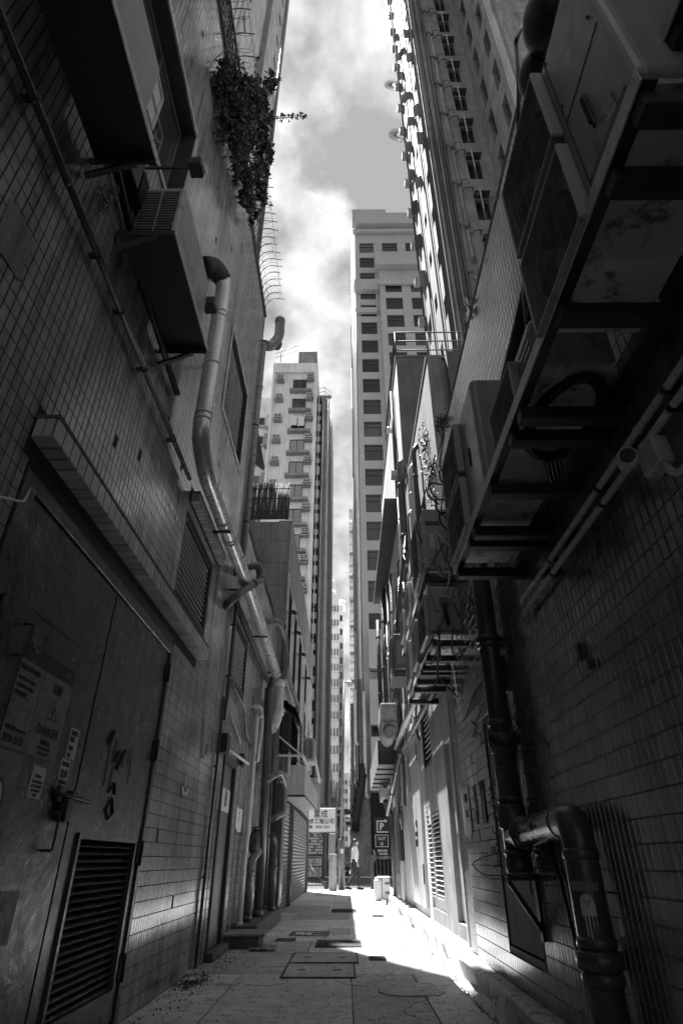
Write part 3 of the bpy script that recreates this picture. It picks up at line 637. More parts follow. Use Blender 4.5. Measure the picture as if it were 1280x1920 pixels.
pipe('waste_pipe', 'straight dark pipe sloping down beyond the white drop pipe', [(XL+.2, 12.8, 4.75), (-1.32, 13.2, 4.62), (-1.30, 16.2, 4.75-.15), (-1.30, 16.4, 3.9)], .055, M_gpipe, rb=.1, collars=[((-1.31, 14.5, 4.61), (0, 1, 0))])
# --- standpipe and cowl at the corner of the tall part
pipe('standpipe', 'peeling pale standpipe up the far corner of the tall tiled wall', [(XL+.03, 7.70, 4.7), (XL+.03, 7.70, 9.3)], .06, mat('peeling pale paint', .28, .7, .3, 9, .3, 60, dark=.10), collars=[((XL+.03, 7.70, z), (0, 0, 1)) for z in (6.7, 8.2, 9.25)], clips=[(XL+.03, 7.70, z) for z in (5.4, 7.3)], wall=XL, n=16)
pipe('vent_cowl', 'grey crooked flue rising against the sky from the left roof corner', [(XL+.03, 7.71, 9.28), (XL+.12, 8.0, 9.55), (XL+.22, 8.35, 10.2), (XL+.20, 8.38, 10.75)], .10, M_gpipe, rb=.25, collars=[((XL+.19, 8.25, 9.88), (.1, .3, 1)), ((XL+.2, 8.38, 10.7), (0, 0, 1))], n=18, cat='flue', cr=1.08)

# --- steel trays with air conditioners
def tray(label, y0, y1, z, xo, ph):
    t = thing('equipment_tray', label, 'tray', (XL, (y0+y1)/2, z))
    MB().box(XL+.05, xo-.02, y0+.04, y1-.04, z, z+.012).build('tray_sheet', mat('dark tray underside', .030, .5, .25, 2), t)
    for y in (y0, y1-.045):
        b = MB(); b.box(XL+.01, xo, y, y+.006, z-.05, z-.001).box(XL+.01, xo, y, y+.04, z-.006, z-.0005); b.bar((XL+.02, y+.02, z-.16), (xo-.12, y+.02, z-.03), .03, .03); b.build('bracket', M_rack, t)
    MB().box(xo-.006, xo, y0, y1, z-.01, z+.045).build('edge_angle', M_galv, t)
    MB().box(xo-.05, xo-.007, y0, y1, z-.014, z-.008).build('edge_rail', M_rack, t)
    return t
tray('large dark sheet steel tray high on the left wall, nearest the camera', -.6, 1.92, 4.58, -1.13, 0)
tray('smaller dark sheet steel tray on the left wall beside the drop duct', 2.36, 3.46, 4.60, -1.14, 0)
def split_unit(label, y0, y1, z0, z1, x0, x1, knob=True, m=M_ac):
    t = thing('air_conditioner', label, 'air conditioner', ((x0+x1)/2, (y0+y1)/2, z0))
    MB().box(x0, x1, y0, y1, z0, z1).build('casing', m, t, bev=.03, seg=3)
    b = MB()
    for gx in range(2):
        xa = x0+.03+gx*(x1-x0-.05)/2; xb = xa+(x1-x0-.08)/2
        b.box(xa, xb, y0-.004, y0-.001, z0+.06, z1-.06)
    b.build('grille', M_grille, t)
    fb = MB()
    nfin = 16
    for i in range(nfin):
        z = z0+.07+(i+.5)*(z1-z0-.14)/nfin
        for gx in range(2):
            xa = x0+.03+gx*(x1-x0-.05)/2; xb = xa+(x1-x0-.08)/2; fb.box(xa, xb, y0-.012, y0-.0045, z-.004, z+.002)
    fb.build('grille_fins', m, t)
    return t
split_unit('white split air conditioner standing on the smaller left tray', 2.44, 3.30, 4.62, 5.26, XL+.06, -1.17)
split_unit('large dark air conditioner standing on the nearest left tray', (.2), 1.70, 4.60, 5.22, XL+.08, -1.15, m=M_acD)
for i, (y, z, lab) in enumerate(((2.42, 5.55, 'small black electrical box bracketed out beside the upper left window'), (3.28, 5.0, 'small black electrical box on the front of the smaller left tray unit'))):
    t = thing('isolator_box', lab, 'electrical box', (-1.2, y, z))
    MB().box(-1.2, -1.10, y, y+.12, z, z+.09).build('box_body', M_dark, t, bev=.006); MB().box(-1.10, -1.08, y+.02, y+.09, z+.01, z+.08).build('switch', M_ac, t)
    MB().box(XL, -1.2, y+.05, y+.065, z+.03, z+.05).build('arm', M_dark, t)
for (y0, z0, w_, h_) in ((1.55, 3.3, .22, .3), (3.9, 5.4, .3, .2), (6.6, 1.9, .18, .4)):
    MB().box(XL+.004, XL+.0085, y0, y0+w_, z0, z0+h_, rot=Euler((R(4), 0, 0)).to_matrix()).build('cement_patch', M_conc, TB, bev=.002)
# cable coil between the trays
b = MB()
for k in range(7):
    c0 = Vector((XL+.03+.02*random.random(), 2.08+.03*k*.3, 4.42+.05*k)); r = .05+.012*random.random()
    b.tube([c0+Vector((.02*math.sin(a*2), r*math.cos(a), r*math.sin(a))) for a in [i*math.pi/6 for i in range(13)]], .005, 5, cap=False)
tag(b.build('cable_coil', M_gpipe), 'loose coils of grey cable hung on the wall between the two left trays', 'cable')
pipe('refrigerant_pipe', 'black lagged hoses on the wall behind the smaller left tray', [(XL+.05, 2.0, 4.9), (XL+.05, 2.3, 4.8), (XL+.06, 2.9, 4.6), (XL+.05, 3.9, 4.55)], .028, M_cloth, rb=.15)
t = thing('meter_box', 'ribbed black box on the tiles between the two left trays', 'electrical box', (XL, 2.25, 4.95))
MB().box(XL+.009, XL+.10, 2.12, 2.32, 5.0, 5.35).build('box_body', M_dark, t, bev=.01)
for k in range(9): MB().box(XL+.03, XL+.10, 2.335, 2.55, 4.98+.035*k, 4.995+.035*k).build('fin', M_dark, t)
b = MB()
for (y, z) in ((2.35, 5.75), (3.35, 6.15)):
    b = MB(); b.box(XL+.009, XL+.03, y-.02, y+.02, z-.03, z+.03); b.tube([(XL+.03, y, z), (XL+.09, y+.01, z+.02), (XL+.07, y, z-.07)], .006, 6)
    tag(b.build('wall_hook', M_dark), 'black wall hook on the tiles '+('below the upper left window' if z < 6 else 'right of the upper left window corner'), 'hook')

# ================================================================== LEFT ROOF EDGE: lattice, spikes, creeper
t = thing('roof_fence', 'black diagonal lattice fence on the edge of the tall left roof', 'fence', (XL+.05, 2.5, 10.15))
y0, y1, z0, z1 = -1, 4.2, 10.17, 11.2; xf = XL-.02
b = MB()
for z in (z0, z1): b.build if 0 else b.bar((xf, y0, z), (xf, y1, z), .03, .03)
b.build('rail', M_dark, t)
for k in range(14):
    y = y0+k*(y1-y0)/13
    MB().bar((xf, y, z0), (xf, y, z1), .03, .03).build('post', M_dark, t)
lat = None
for k in range(30):
    y = y0+k*(y1-y0-1)/29
    for sgn in (0, 1):
        MB().bar((xf+.012*sgn, y+sgn*1.0, z0), (xf+.012*sgn, y+(1-sgn)*1.0, z1), .012, .012).build('lattice_bar', M_dark, t)
for k, y in enumerate(list(np.linspace(2.2, 3.6, 8))+list(np.linspace(5.4, 7.7, 17))):
    pass
t = thing('barbed_wire', 'curved spikes and coiled barbed wire along the tall left roof edge', 'barbed wire', (XL, 5, 10.17))
for y in list(np.linspace(2.3, 4.4, 9))+list(np.linspace(5.3, 7.7, 17)):
    pts = [(XL-.02, y, 10.17), (XL+.02, y, 10.45), (XL+.14, y+.02, 10.62), (XL+.34+random.uniform(-.03, .05), y+.03, 10.60+random.uniform(-.04, .03))]
    MB().tube(bend(pts, .2, 4), .007, 5).build('spike_arm', M_dark, t)
b = MB(); pts = []
for i in range(620):
    a = i*.32; y = 2.1+i*.0090; rr = .16+.03*math.sin(i*.7)
    pts.append((XL+.14+rr*math.cos(a), y, 10.46+rr*math.sin(a)))
b.tube(pts, .003, 3, cap=False); b.build('wire_coil', M_dark, t)
b = MB()
for dx in (.05, .30): b.tube([(XL+dx, 2.2, 10.5+dx*.3), (XL+dx, 7.7, 10.5+dx*.3)], .0025, 4)
b.build('wire_strand', M_dark, t)
def leaf_mass(name, label, blobs, n, s0, s1, anchor, cat='plant', sprigs=(), stems=6):
    t = thing(name, label, cat, anchor); b = MB()
    def leaf_(p, s):
        u = Vector([random.gauss(0, 1) for _ in range(3)]).normalized(); q = Vector([random.gauss(0, 1) for _ in range(3)]); v_ = u.cross(q).normalized(); w_ = u.cross(v_)*.25
        b.add([p, p+(u*.5+v_*.36)*s+w_*s, p+u*s, p+(u*.5-v_*.36)*s+w_*s], [(0, 1, 2), (0, 2, 3)])
    tot = sum(q[2] for q in blobs)
    for (c, r, wt) in blobs:
        c = Vector(c); r = Vector(r)
        tw = [c+Vector([random.gauss(0, .5)*r[i] for i in range(3)]) for _ in range(max(4, int(60*wt/tot*2)))]
        for _ in range(int(n*wt/tot)):
            k = random.choice(tw); leaf_(k+Vector([random.gauss(0, .17)*r[i] for i in range(3)]), random.uniform(s0, s1))
    for (a, c) in sprigs:
        a, c = Vector(a), Vector(c); m = int((c-a).length/.022)
        for k in range(m):
            leaf_(a.lerp(c, k/m)+Vector((0, random.uniform(-.03, .03), random.uniform(-.03, .03))), random.uniform(s0, s1)*.9)
    fo = b.build('foliage', M_leaf, t, kind='stuff')
    sb = MB()
    for (c, r, wt) in blobs:
        for k in range(stems):
            e = Vector(c)+Vector([random.gauss(0, .5)*r[i] for i in range(3)]); a = Vector(anchor)+Vector((0, random.uniform(-.3, .3)+(c[1]-anchor[1])*.8, 0))
            mid = a.lerp(e, .5)+Vector((random.uniform(-.1, .1), random.uniform(-.2, .2), .15)); sb.tube(bend([a, mid, e], .3, 3), .006, 4, cap=False)
    for (a, c) in sprigs: sb.tube([a, c], .005, 4)
    sb.build('branches', M_stem, t); return t
def dens(y, z, x=-1.35): return (x, y, z)
cb = []
for (x, y, X, r, wt) in ((415, 150, -1.42, (.12, .25, .2), .6), (435, 200, -1.35, (.18, .3, .3), 1.3), (470, 180, -1.25, (.2, .3, .3), 1.0), (495, 205, -1.15, (.14, .25, .25), .7), (445, 255, -1.32, (.18, .3, .35), 1.4), (485, 255, -1.18, (.2, .3, .3), 1.1), (455, 310, -1.36, (.14, .3, .3), 1.2), (490, 300, -1.2, (.14, .25, .3), .8), (465, 355, -1.36, (.1, .25, .25), .8), (487, 350, -1.25, (.12, .25, .25), .6), (440, 150, -1.32, (.14, .2, .2), .5), (510, 150, -1.05, (.1, .15, .12), .25), (475, 395, -1.38, (.07, .2, .2), .3)):
    cb.append((tuple(PX(x, y, X)), r, wt))
leaf_mass('creeper', 'dense dark leafy creeper hanging over the edge of the tall left roof', cb, 7800, .03, .085, (XL, 4.6, 10.1), sprigs=[(PX(500, 160, -1.1), PX(528, 150, -.95)), (PX(480, 120, -1.2), PX(492, 96, -1.1)), (PX(490, 370, -1.2), PX(512, 385, -1.05)), (PX(455, 130, -1.3), PX(440, 100, -1.3)), (PX(515, 222, -1.05), PX(577, 218, -.62))], stems=8)
# ================================================================== LEFT: granite-faced block, bamboo screen, second wall
XG = -1.40
GB = thing('granite_block', 'low block with stained granite end wall and tiled flank beyond the tiled building', 'building', (XG, 13, 0))
hol2 = [(13.7, 14.25, 4.9, 6.8), (15.4, 16.0, 4.9, 6.85), (17.3, 18.2, 4.6, 6.9), (20.2, 21.0, 4.6, 6.9), (14.4, 17.0, .0, 2.25), (17.3, 24.6, 0, 2.25)]
b = MB(); wall_open(b, XG-.3, XG, 13.0, 25, 0, 8.45, hol2); b.box(-6, XG-.301, 13.02, 24.9, 0, 8.43); b.box(-6, XL-.2, 12.99, 13.01, 0, 8.4)
b.build('wall', M_groutD, GB)
MB().box(-3.6, XG+.004, 12.955, 12.985, 2.5, 8.47).build('granite_end', M_gran, GB)
for z in np.arange(4.2, 8.3, .62):
    MB().box(-3.6, XG+.006, 12.952, 12.954, z, z+.006).build('slab_joint', M_dark, GB)
# flank: tall tiles on the lower half, render slabs above
bigt = MB(); rows = []
for i, y in enumerate(np.arange(13.05, 24.8, .165)):
    for j, z in enumerate(np.arange(2.3, 7.2, .33)):
        if any(h[0]-.1 < y+.08 < h[1]+.1 and h[2]-.1 < z+.16 < h[3]+.1 for h in hol2): continue
        q = MB(); bigt.box(XG, XG+.004, y+.003, y+.160, z+.003, z+.325)
bigt.build('flank_tiles', M_tileL, GB, kind='stuff')
for y in np.arange(13.02, 24.7, 1.3): MB().box(XG, XG+.02, y+.004, y+1.292, 7.27, 8.44).build('render_panel', M_wallG, GB)
MB().box(XG-.3, XG+.05, 12.95, 25, 8.455, 8.52).build('coping', M_conc, GB, bev=.01)
for h in hol2[:4]:
    b = MB(); b.box(XG-.2, XG-.17, h[0], h[1], h[2], h[3], 1)
    for y in (h[0], h[1]-.05, (h[0]+h[1])/2): b.box(XG-.15, XG-.10, y, y+.05, h[2], h[3])
    b.build('window', [M_frame, M_glass], GB)
    b = MB(); 
    for dy in (.05, .17): b.bar((XG+.01, h[1]+dy, h[3]-.25), (XG+.13, h[1]+dy, h[3]-.29), .04, .06)
    b.build('window_stay', M_dark, GB)
def shutter(y0, y1, label):
    t = thing('roller_shutter', label, 'shutter', (XG, (y0+y1)/2, 0))
    n = 26
    sm = MB(); hh = 2.2/n; sm.add([(0, y0-(y0+y1)/2, 0), (0, y1-(y0+y1)/2, 0), (.022, y1-(y0+y1)/2, hh*.45), (.022, y0-(y0+y1)/2, hh*.45), (0, y1-(y0+y1)/2, hh*.97), (0, y0-(y0+y1)/2, hh*.97)], [(0, 1, 2, 3), (3, 2, 4, 5)])
    me = None
    for i in range(n):
        if me is None: o = sm.build('slat', M_shut, t, local=True); me = o.data
        else: o = bpy.data.objects.new('slat', me); COL.objects.link(o); o.parent = t
        o.location = (-.06, 0, .02+i*hh)
    for y in (y0-.06, y1): MB().box(XG-.08, XG+.03, y, y+.06, 0, 2.25).build('side_rail', M_gpipe, t)
    return t
shutter(14.46, 16.94, 'grey roller shutter nearer the camera on the left'); shutter(17.36, 24.54, 'grey roller shutter beyond the first one on the left, nearer the street')
t = thing('bamboo_screen', 'ragged bamboo slat screen on top of the granite block', 'screen', (-2.1, 12.9, 8.5))
for k in range(120):
    x = -3.2+k*.0155+random.uniform(-.006, .006)
    if x > -1.46: break
    a = random.uniform(-.04, .04); b = MB().tube([(x, 12.93+random.uniform(-.01, .01), 8.53), (x+a, 12.93, 9.62+random.uniform(-.10, .06))], .015, 5); b.build('slat', M_bam, t)
for z in (8.75, 9.15, 9.45): MB().tube([(-3.2, 12.905, z), (-1.44, 12.905, z+.01)], .014, 6).build('cross_wire', M_dark, t)
tag(MB().add([(-3.95, 20, 17.9), (-3.98, 19.8, 15.4), (-3.4, 20.2, 15.35), (-3.90, 20.02, 17.9), (-3.9, 19.9, 15.42), (-3.5, 20.5, 15.4)], [(0, 1, 2), (3, 5, 4), (1, 4, 5, 2), (0, 3, 4, 1), (0, 2, 5, 3)]).build('furled_awning', M_cloth), 'black folded fabric awning hanging in front of the pale flats on the left', 'awning')
tag(MB().bar((-3.95, 20, 18.4), (-3.98, 19.8, 15.3), .05, .05).build('awning_pole', M_dark), 'thin dark pole carrying the folded black awning', 'pole')

# pilasters and pipes between tiled building and shutters
t = thing('meter_cupboard', 'tall dark grey metal cupboard between the drain pipes and the first shutter', 'cupboard', (XG, 13.6, 0))
MB().box(XG, XG+.12, 13.15, 13.75, .2, 2.3).build('cupboard_body', M_door, t, bev=.01); MB().box(XG+.121, XG+.13, 13.2, 13.7, .3, 2.2).build('door', M_gpipe, t, bev=.005)
cl = [('waste_pipe', 'fat black soil pipe, the tallest of the left cluster', [(-1.38, 11.0, .2), (-1.38, 11.0, 2.3), (-1.42, 10.9, 3.7)], .075, M_bpipe),
      ('waste_pipe', 'black pipe with a curved shoulder right of the tallest one', [(-1.30, 12.2, .2), (-1.30, 12.2, 1.0), (-1.30, 12.25, 1.25), (XL+.2, 12.1, 1.35)], .06, M_bpipe),
      ('waste_pipe', 'pale thin plastic pipe left of the black cluster', [(-1.46, 9.72, .16), (-1.46, 9.72, .95), (-1.46, 9.85, 1.3), (-1.46, 9.95, 3.0), (-1.46, 10.1, 3.1)], .038, M_pvc),
      ('waste_pipe', 'short grey elbowed pipe low in the left cluster', [(-1.42, 10.1, .2), (-1.42, 10.1, .95), (-1.36, 10.45, 1.08)], .06, M_gpipe),
      ('waste_pipe', 'thin black pipe running up behind the cluster', [(-1.47, 12.6, .2), (-1.47, 12.6, 3.8)], .03, M_bpipe),
      ('waste_pipe', 'arched dark pipe joining the tallest one at head height', [(-1.38, 11.0, 2.15), (-1.20, 11.6, 2.35), (-1.16, 12.3, 2.2), (-1.18, 12.4, 1.75), (-1.33, 12.0, 1.6)], .055, M_gpipe),
      ('waste_pipe', 'upper dark riser under the end of the pale duct', [(-1.45, 11.3, 2.0), (-1.45, 11.3, 4.0)], .05, M_iron),
      ('waste_pipe', 'pale bent overflow pipe at the louvre level', [(XL+.02, 9.9, 3.15), (-1.40, 9.95, 3.15), (-1.38, 10.05, 2.9), (-1.40, 9.9, 2.3)], .032, M_pvc)]
for nm, lb, pts, r, m in cl:
    z0 = min(p[2] for p in pts); p0 = pts[0]
    pipe(nm, lb, pts, r, m, rb=.12, collars=[(pts[0] if pts[0][2] > .3 else (pts[0][0], pts[0][1], pts[0][2]+.05), (0, 0, 1)), ((pts[1][0], pts[1][1], max(.5, pts[1][2]-.15)), (0, 0, 1))], n=14)
t = thing('valve', 'dark gate valve body between the pale and black pipes', 'valve', (-1.42, 10.35, 1.2))
b = MB(); b.tube([(-1.42, 10.3, 1.05), (-1.42, 10.32, 1.12), (-1.42, 10.35, 1.25), (-1.42, 10.36, 1.38)], [.05, .09, .085, .04], 12); b.tube([(-1.42, 10.2, 1.2), (-1.42, 10.5, 1.22)], .06, 12); b.build('valve_body', M_iron, t)
MB().tube([(-1.42, 10.36, 1.39), (-1.42, 10.36, 1.405)], .08, 12).build('hand_wheel', M_dark, t)
tag(MB().box(-1.335, -1.330, 11.03, 11.11, 1.32, 1.52).build('label_tag', M_paper), 'small white label stuck on the tallest black left pipe', 'label')
tag(MB().box(-1.25, -1.245, 12.16, 12.24, .85, 1.0).build('label_tag', M_paper), 'small white label stuck on the curved black left pipe', 'label')

# cage with condenser under black tarpaulin, sheet metal hood below
t = thing('condenser_cage', 'steel bracket cage with black tarpaulin over the shutters on the left', 'bracket', (XG, 13.6, 2.8))
b = MB()
for y in (12.9, 15.0):
    b.bar((XG, y, 2.82), (-.88, y, 2.82), .04, .04); b.bar((XG, y, 3.2), (-.90, y, 2.82), .03, .03)
b.bar((-.88, 12.9, 2.82), (-.88, 15.2, 2.82), .05, .05)
for y in (12.9, 14.9): b.bar((-.90, y, 2.84), (-.90, y, 3.9), .03, .03)
b.bar((-.90, 12.9, 3.9), (-.80, 19.5, 3.0), .035, .035); b.bar((-.90, 15.2, 3.9), (-.80, 19.9, 3.1), .035, .035)
b.build('steel_frame', M_galv, t)
tp = MB(); n = 9
vs = [(XG+.02+.42*math.sin(min(1, i/6)*1.4)+random.uniform(-.02, .02), 13.0+j*.28, 3.95-.02*i*i*.8+random.uniform(-.03, .03)) for i in range(n) for j in range(n)]
tp.add(vs, [(i*n+j, (i+1)*n+j, (i+1)*n+j+1, i*n+j+1) for i in range(n-1) for j in range(n-1)], 0, True).build('tarpaulin', M_cloth, t)
MB().box(XG+.001, XG+.25, 12.92, 14.9, 2.86, 3.7).build('dark_case', M_cloth, t, bev=.05)
t = split_unit('pale condenser with a two-column grille in the cage over the left shutter', 14.0, 14.75, 2.86, 3.36, -1.02, -.70)
t = split_unit('dark finned condenser left of the pale one in the cage', 12.95, 13.3, 2.45, 3.3, -1.39, -1.16, m=M_acD)
t = thing('metal_hood', 'long pale sheet metal hood box hanging over the left shutters', 'hood', (XG, 16, 2.2))
b = MB(); x0, x1 = XG+.03, -.86
vs = [(x0, 13.5, 2.72), (x1, 13.5, 2.72), (x1, 13.5, 2.14), (x0+.0, 13.5, 2.14), (x0, 19.6, 2.72), (x1, 19.6, 2.72), (x1, 19.6, 2.26), (x0, 19.6, 2.26)]
b.add(vs, [(0, 1, 2, 3), (7, 6, 5, 4), (0, 4, 5, 1), (1, 5, 6, 2), (3, 2, 6, 7)]).build('hood_box', M_canopy, t, bev=.01)
b = MB(); b.box(x0, x1+.006, 13.494, 13.499, 2.10, 2.14).bar((x1+.003, 13.5, 2.12), (x1+.003, 19.6, 2.24), .005, .04); b.build('hood_lip', M_dark, t)
for y in np.arange(14.4, 19.5, .9): MB().box(x1+.0005, x1+.004, y, y+.01, 2.30, 2.72).build('seam', M_conc, t)
t = thing('shop_awning_end', 'white rounded awning end and bracket beyond the hood', 'awning', (-1, 20.5, 2.8))
MB().tube([(-1.38, 20.4, 3.18), (-.82, 20.4, 3.16), (-.78, 20.4, 3.14)], .07, 12).build('awning_roll', M_canopy, t)
b = MB(); b.box(-1.0, -.80, 20.41, 20.46, 2.3, 3.08).box(-1.38, -1.0, 20.41, 20.46, 2.9, 3.08).build('awning_side', M_canopy, t, bev=.01)

# ================================================================== LEFT TALL TOWER behind
LT1 = thing('tall_tower', 'very tall rain-streaked tower rising behind the left roof, slit windows up its side', 'building', (-4, 13, 0))
ly0, ly1, lh = 8.7, 16.9, 70
slits = []
for k in range(18):
    z = 19.6+k*2.95
    slits += [(9.5, 9.95, z+1.3, z+2.3), (15.0, 15.45, z+.2, z+1.3)]
b = MB(); wall_open(b, -4.25, -4.0, ly0, ly1, 0, lh, slits); b.box(-12, -4.26, ly0, ly1, 0, lh-.1); b.box(-12, -4.0, ly0-.12, ly0-.001, 0, lh)
b.build('wall', mat('pale streaked tower render', .85, .8, .12, .5, .1, 20, streak=.4), LT1)
for h in slits:
    b = MB(); b.box(-4.2, -4.17, h[0], h[1], h[2], h[3], 1).box(-4.16, -4.12, (h[0]+h[1])/2-.02, (h[0]+h[1])/2+.02, h[2], h[3]); b.build('window', [M_frame, M_glass], LT1)
    MB().box(-3.999, -3.93, h[0]-.05, h[1]+.05, h[2]-.08, h[2]-.01).build('window_sill', M_conc, LT1)
MB().box(-3.999, -3.80, 12.3, 12.6, 8, lh).build('pilaster', M_wallG, LT1)
for y in (8.8, 9.15, 16.3, 16.6): MB().tube([(-3.9, y, 8), (-3.9, y, lh-1)], .07, 8).build('downpipe', M_pvc if y < 12 else M_gpipe, LT1)
for k in range(6):
    z = 14.2+k*1.15; b = MB(); b.add([(-4.0, 16.0, z+.9), (-4.0, 16.95, z+.9), (-3.72, 16.95, z), (-3.72, 16.0, z), (-3.7, 16.95, z-.04), (-3.7, 16, z-.04)], [(0, 1, 2, 3), (3, 2, 4, 5)]); b.build('window_awning', M_conc, LT1)

# ================================================================== ACROSS THE STREET: left flats
YL = 48.0
LF = thing('apartment_tower', 'pale mosaic apartment tower with window air conditioners, straight ahead on the left', 'building', (-5, YL, 0))
b = MB(); b.box(-8.0, -2.98, YL, YL+10, 0, 49.5); b.box(-8.0, -7.75, YL-.35, YL-.001, 0, 49.5).box(-3.35, -2.98, YL-.35, YL-.001, 0, 49.5).box(-7.75, -3.35, YL-.35, YL-.001, 48.1, 49.5)
b.build('wall', M_tower, LF)
MB().box(-5.2, -3.1, YL-.34, YL+4, 49.51, 51.3).build('roof_house', M_wallG, LF)
gl = MB(); fr_ = MB()
for k in range(17):
    zt = 47.2-2.83*k
    if zt < 5: break
    b = MB(); b.box(-5.63, -4.25, YL-.04, YL-.002, zt-1.45, zt-.1, 1)
    for (a, c, e, f_) in ((-5.68, -5.60, zt-1.5, zt), (-4.28, -4.2, zt-1.5, zt), (-4.98, -4.90, zt-1.5, zt)): b.box(a, c, YL-.09, YL-.0405, e, f_)
    b.box(-5.6, -4.28, YL-.09, YL-.0405, zt-.08, zt).box(-5.6, -4.28, YL-.09, YL-.0405, zt-1.5, zt-1.42)
    if k == 2: b.box(-5.66, -5.0, YL-.7, YL-.66, zt-1.4, zt-.1, 2).box(-4.9, -4.25, YL-.6, YL-.56, zt-1.4, zt-.1, 2)
    b.build('window', [M_frame, M_glass, M_frameW], LF)
    MB().box(-6.0, -3.60, YL-.6, YL-.001, zt-2.05, zt-1.75).build('window_ledge', M_conc, LF)
def window_ac(x, z, parent):
    b = MB(); b.box(x-.38, x+.38, YL-.55, YL-.001, z-.28, z+.25).box(x-.27, x+.27, YL-.565, YL-.551, z-.17, z+.15, 1).box(x-.16, x+.16, YL-.575, YL-.566, z-.08, z+.07, 0).box(x-.45, x+.45, YL-.62, YL-.001, z-.62, z-.50, 2)
    return b.build('window_air_conditioner', [M_ac, M_dark, M_conc], parent)
for k in range(17):
    zt = 47.2-2.83*k
    if zt < 5: break
    window_ac(-3.75, zt+.25, LF)
    if k < 6: window_ac(-7.1, zt+.1, LF)
t = thing('tv_antenna', 'double Yagi television antenna on the roof of the pale apartment tower', 'antenna', (-7, YL, 49.6))
MB().tube([(-7.3, YL, 49.5), (-7.3, YL, 52.3)], .04, 6).build('mast', M_dark, t)
for (z, dz) in ((51.4, 1.0), (50.7, .9)):
    a, c = Vector((-7.9, YL, z)), Vector((-5.3, YL-.3, z+dz)); MB().tube([a, c], .03, 5).build('boom', M_dark, t)
    b = MB()
    for k in range(12): q = a.lerp(c, k/11); b.bar(q+Vector((0, -.25, -.22)), q+Vector((0, .25, .22)), .03, .03)
    b.build('elements', M_dark, t)
LP = thing('service_tower', 'dark grey flank tower covered in vertical drain pipes beside the pale flats', 'building', (-2, 50, 0))
MB().box(-2.97, -1.45, 49.5, 62, 0, 46.3).build('wall', M_wallG, LP)
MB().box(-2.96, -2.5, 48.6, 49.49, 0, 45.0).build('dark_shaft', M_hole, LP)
for x in (-2.35, -2.1, -1.8, -1.55, -1.42): MB().tube([(x, 49.4, 4), (x, 49.4, 45.8)], .05, 6).build('downpipe', M_pvc if x in (-2.35, -1.8) else M_gpipe, LP)
for k in range(15):
    z = 43-2.8*k
    MB().box(-2.93, -2.55, 48.3, 48.59, z, z+.9).build('air_conditioner_box', M_acD, LP); MB().box(-2.95, -2.52, 48.2, 48.6, z+1.3, z+1.9).build('window', M_glass, LP)
    MB().tube([(-2.75, 48.15, z-.4), (-2.75, 48.15, z+2.3)], .045, 6).build('stack_pipe', M_pvc, LP)
b = MB()
for (a, c) in (((-2.9, 49.6), (-2.2, 49.4)), ((-2.2, 49.4), (-1.5, 50.3))):
    for z in (46.8, 47.4): b.bar((*a, z), (*c, z), .05, .05)
    b.bar((*a, 46.3), (*a, 47.4), .05, .05)
b.build('roof_railing', M_frameW, LP)
BF = thing('back_flats', 'further apartment block with bay windows glimpsed at the far left behind the pale tower', 'building', (-10, 55, 0))
MB().box(-14, -8.7, 55, 66, 0, 51).build('wall', M_tower, BF)
for k in range(13):
    z = 46-2.85*k
    MB().box(-10.6, -9.6, 54.5, 54.99, z, z+1.4).build('bay_window', M_frameW, BF); MB().box(-10.5, -9.7, 54.46, 54.49, z+.15, z+1.2).build('pane', M_glass, BF)
    MB().box(-9.5, -8.72, 54.2, 54.99, z-.3, z+1.5).build('balcony', M_wallG if k % 2 else M_frameW, BF)

# right tower across the street
YR = 50.0
RT = thing('stone_tower', 'tall stone-clad office tower with stepped cornices and rows of dark windows, centre right', 'building', (4, YR, 0))
ptop = 80.3
bayA = []; bayB = []
zt0 = 75.05
for k in range(23):
    zt = zt0-3.22*k
    if zt < 9: break
    bayA.append((2.16, 4.14, zt-2.15, zt))
for k in range(23):
    zt = zt0-3.22*k
    if zt < 9: break
    bayB += [(5.32, 7.42, zt-2.15, zt), (8.58, 10.62, zt-2.15, zt), (11.8, 13.8, zt-2.15, zt)]
def wall_open_y(b, Y0, Y1, x0, x1, z0, z1, holes, mi=0):
    xs = sorted(set([x0, x1]+[q for h in holes for q in h[:2] if x0 < q < x1]))
    for a, c in zip(xs[:-1], xs[1:]):
        mx_ = (a+c)/2; zz = z0
        for h in sorted([h for h in holes if h[0] < mx_ < h[1]], key=lambda h: h[2]):
            if h[2] > zz: b.box(a, c, Y0, Y1, zz, h[2], mi)
            zz = max(zz, h[3])
        if zz < z1: b.box(a, c, Y0, Y1, zz, z1, mi)
YB = YR-1.1
low = [h for h in bayB if h[3] < 68]
b = MB(); wall_open_y(b, YR, YR+.5, 1.55, 4.6, 5.4, 80.2, bayA)
wall_open_y(b, YR, YR+.5, 4.6, 15, 68, 80.2, [h for h in bayB if h[3] > 68])
wall_open_y(b, YB, YB+.5, 4.6, 15, 5.4, 67.9, low)
b.box(4.6, 5.0, YB+.5, YR+.5, 5.4, 67.9); b.box(1.55, 15, YR+.9, YR+9, 0, 80.1); b.box(1.55, 4.61, YR+.5, YR+.9, 5.4, 80.2); b.box(3.4, 15, YB, YR+.5, 0, 5.39)
b.build('wall', M_towerP, RT)
gp = []
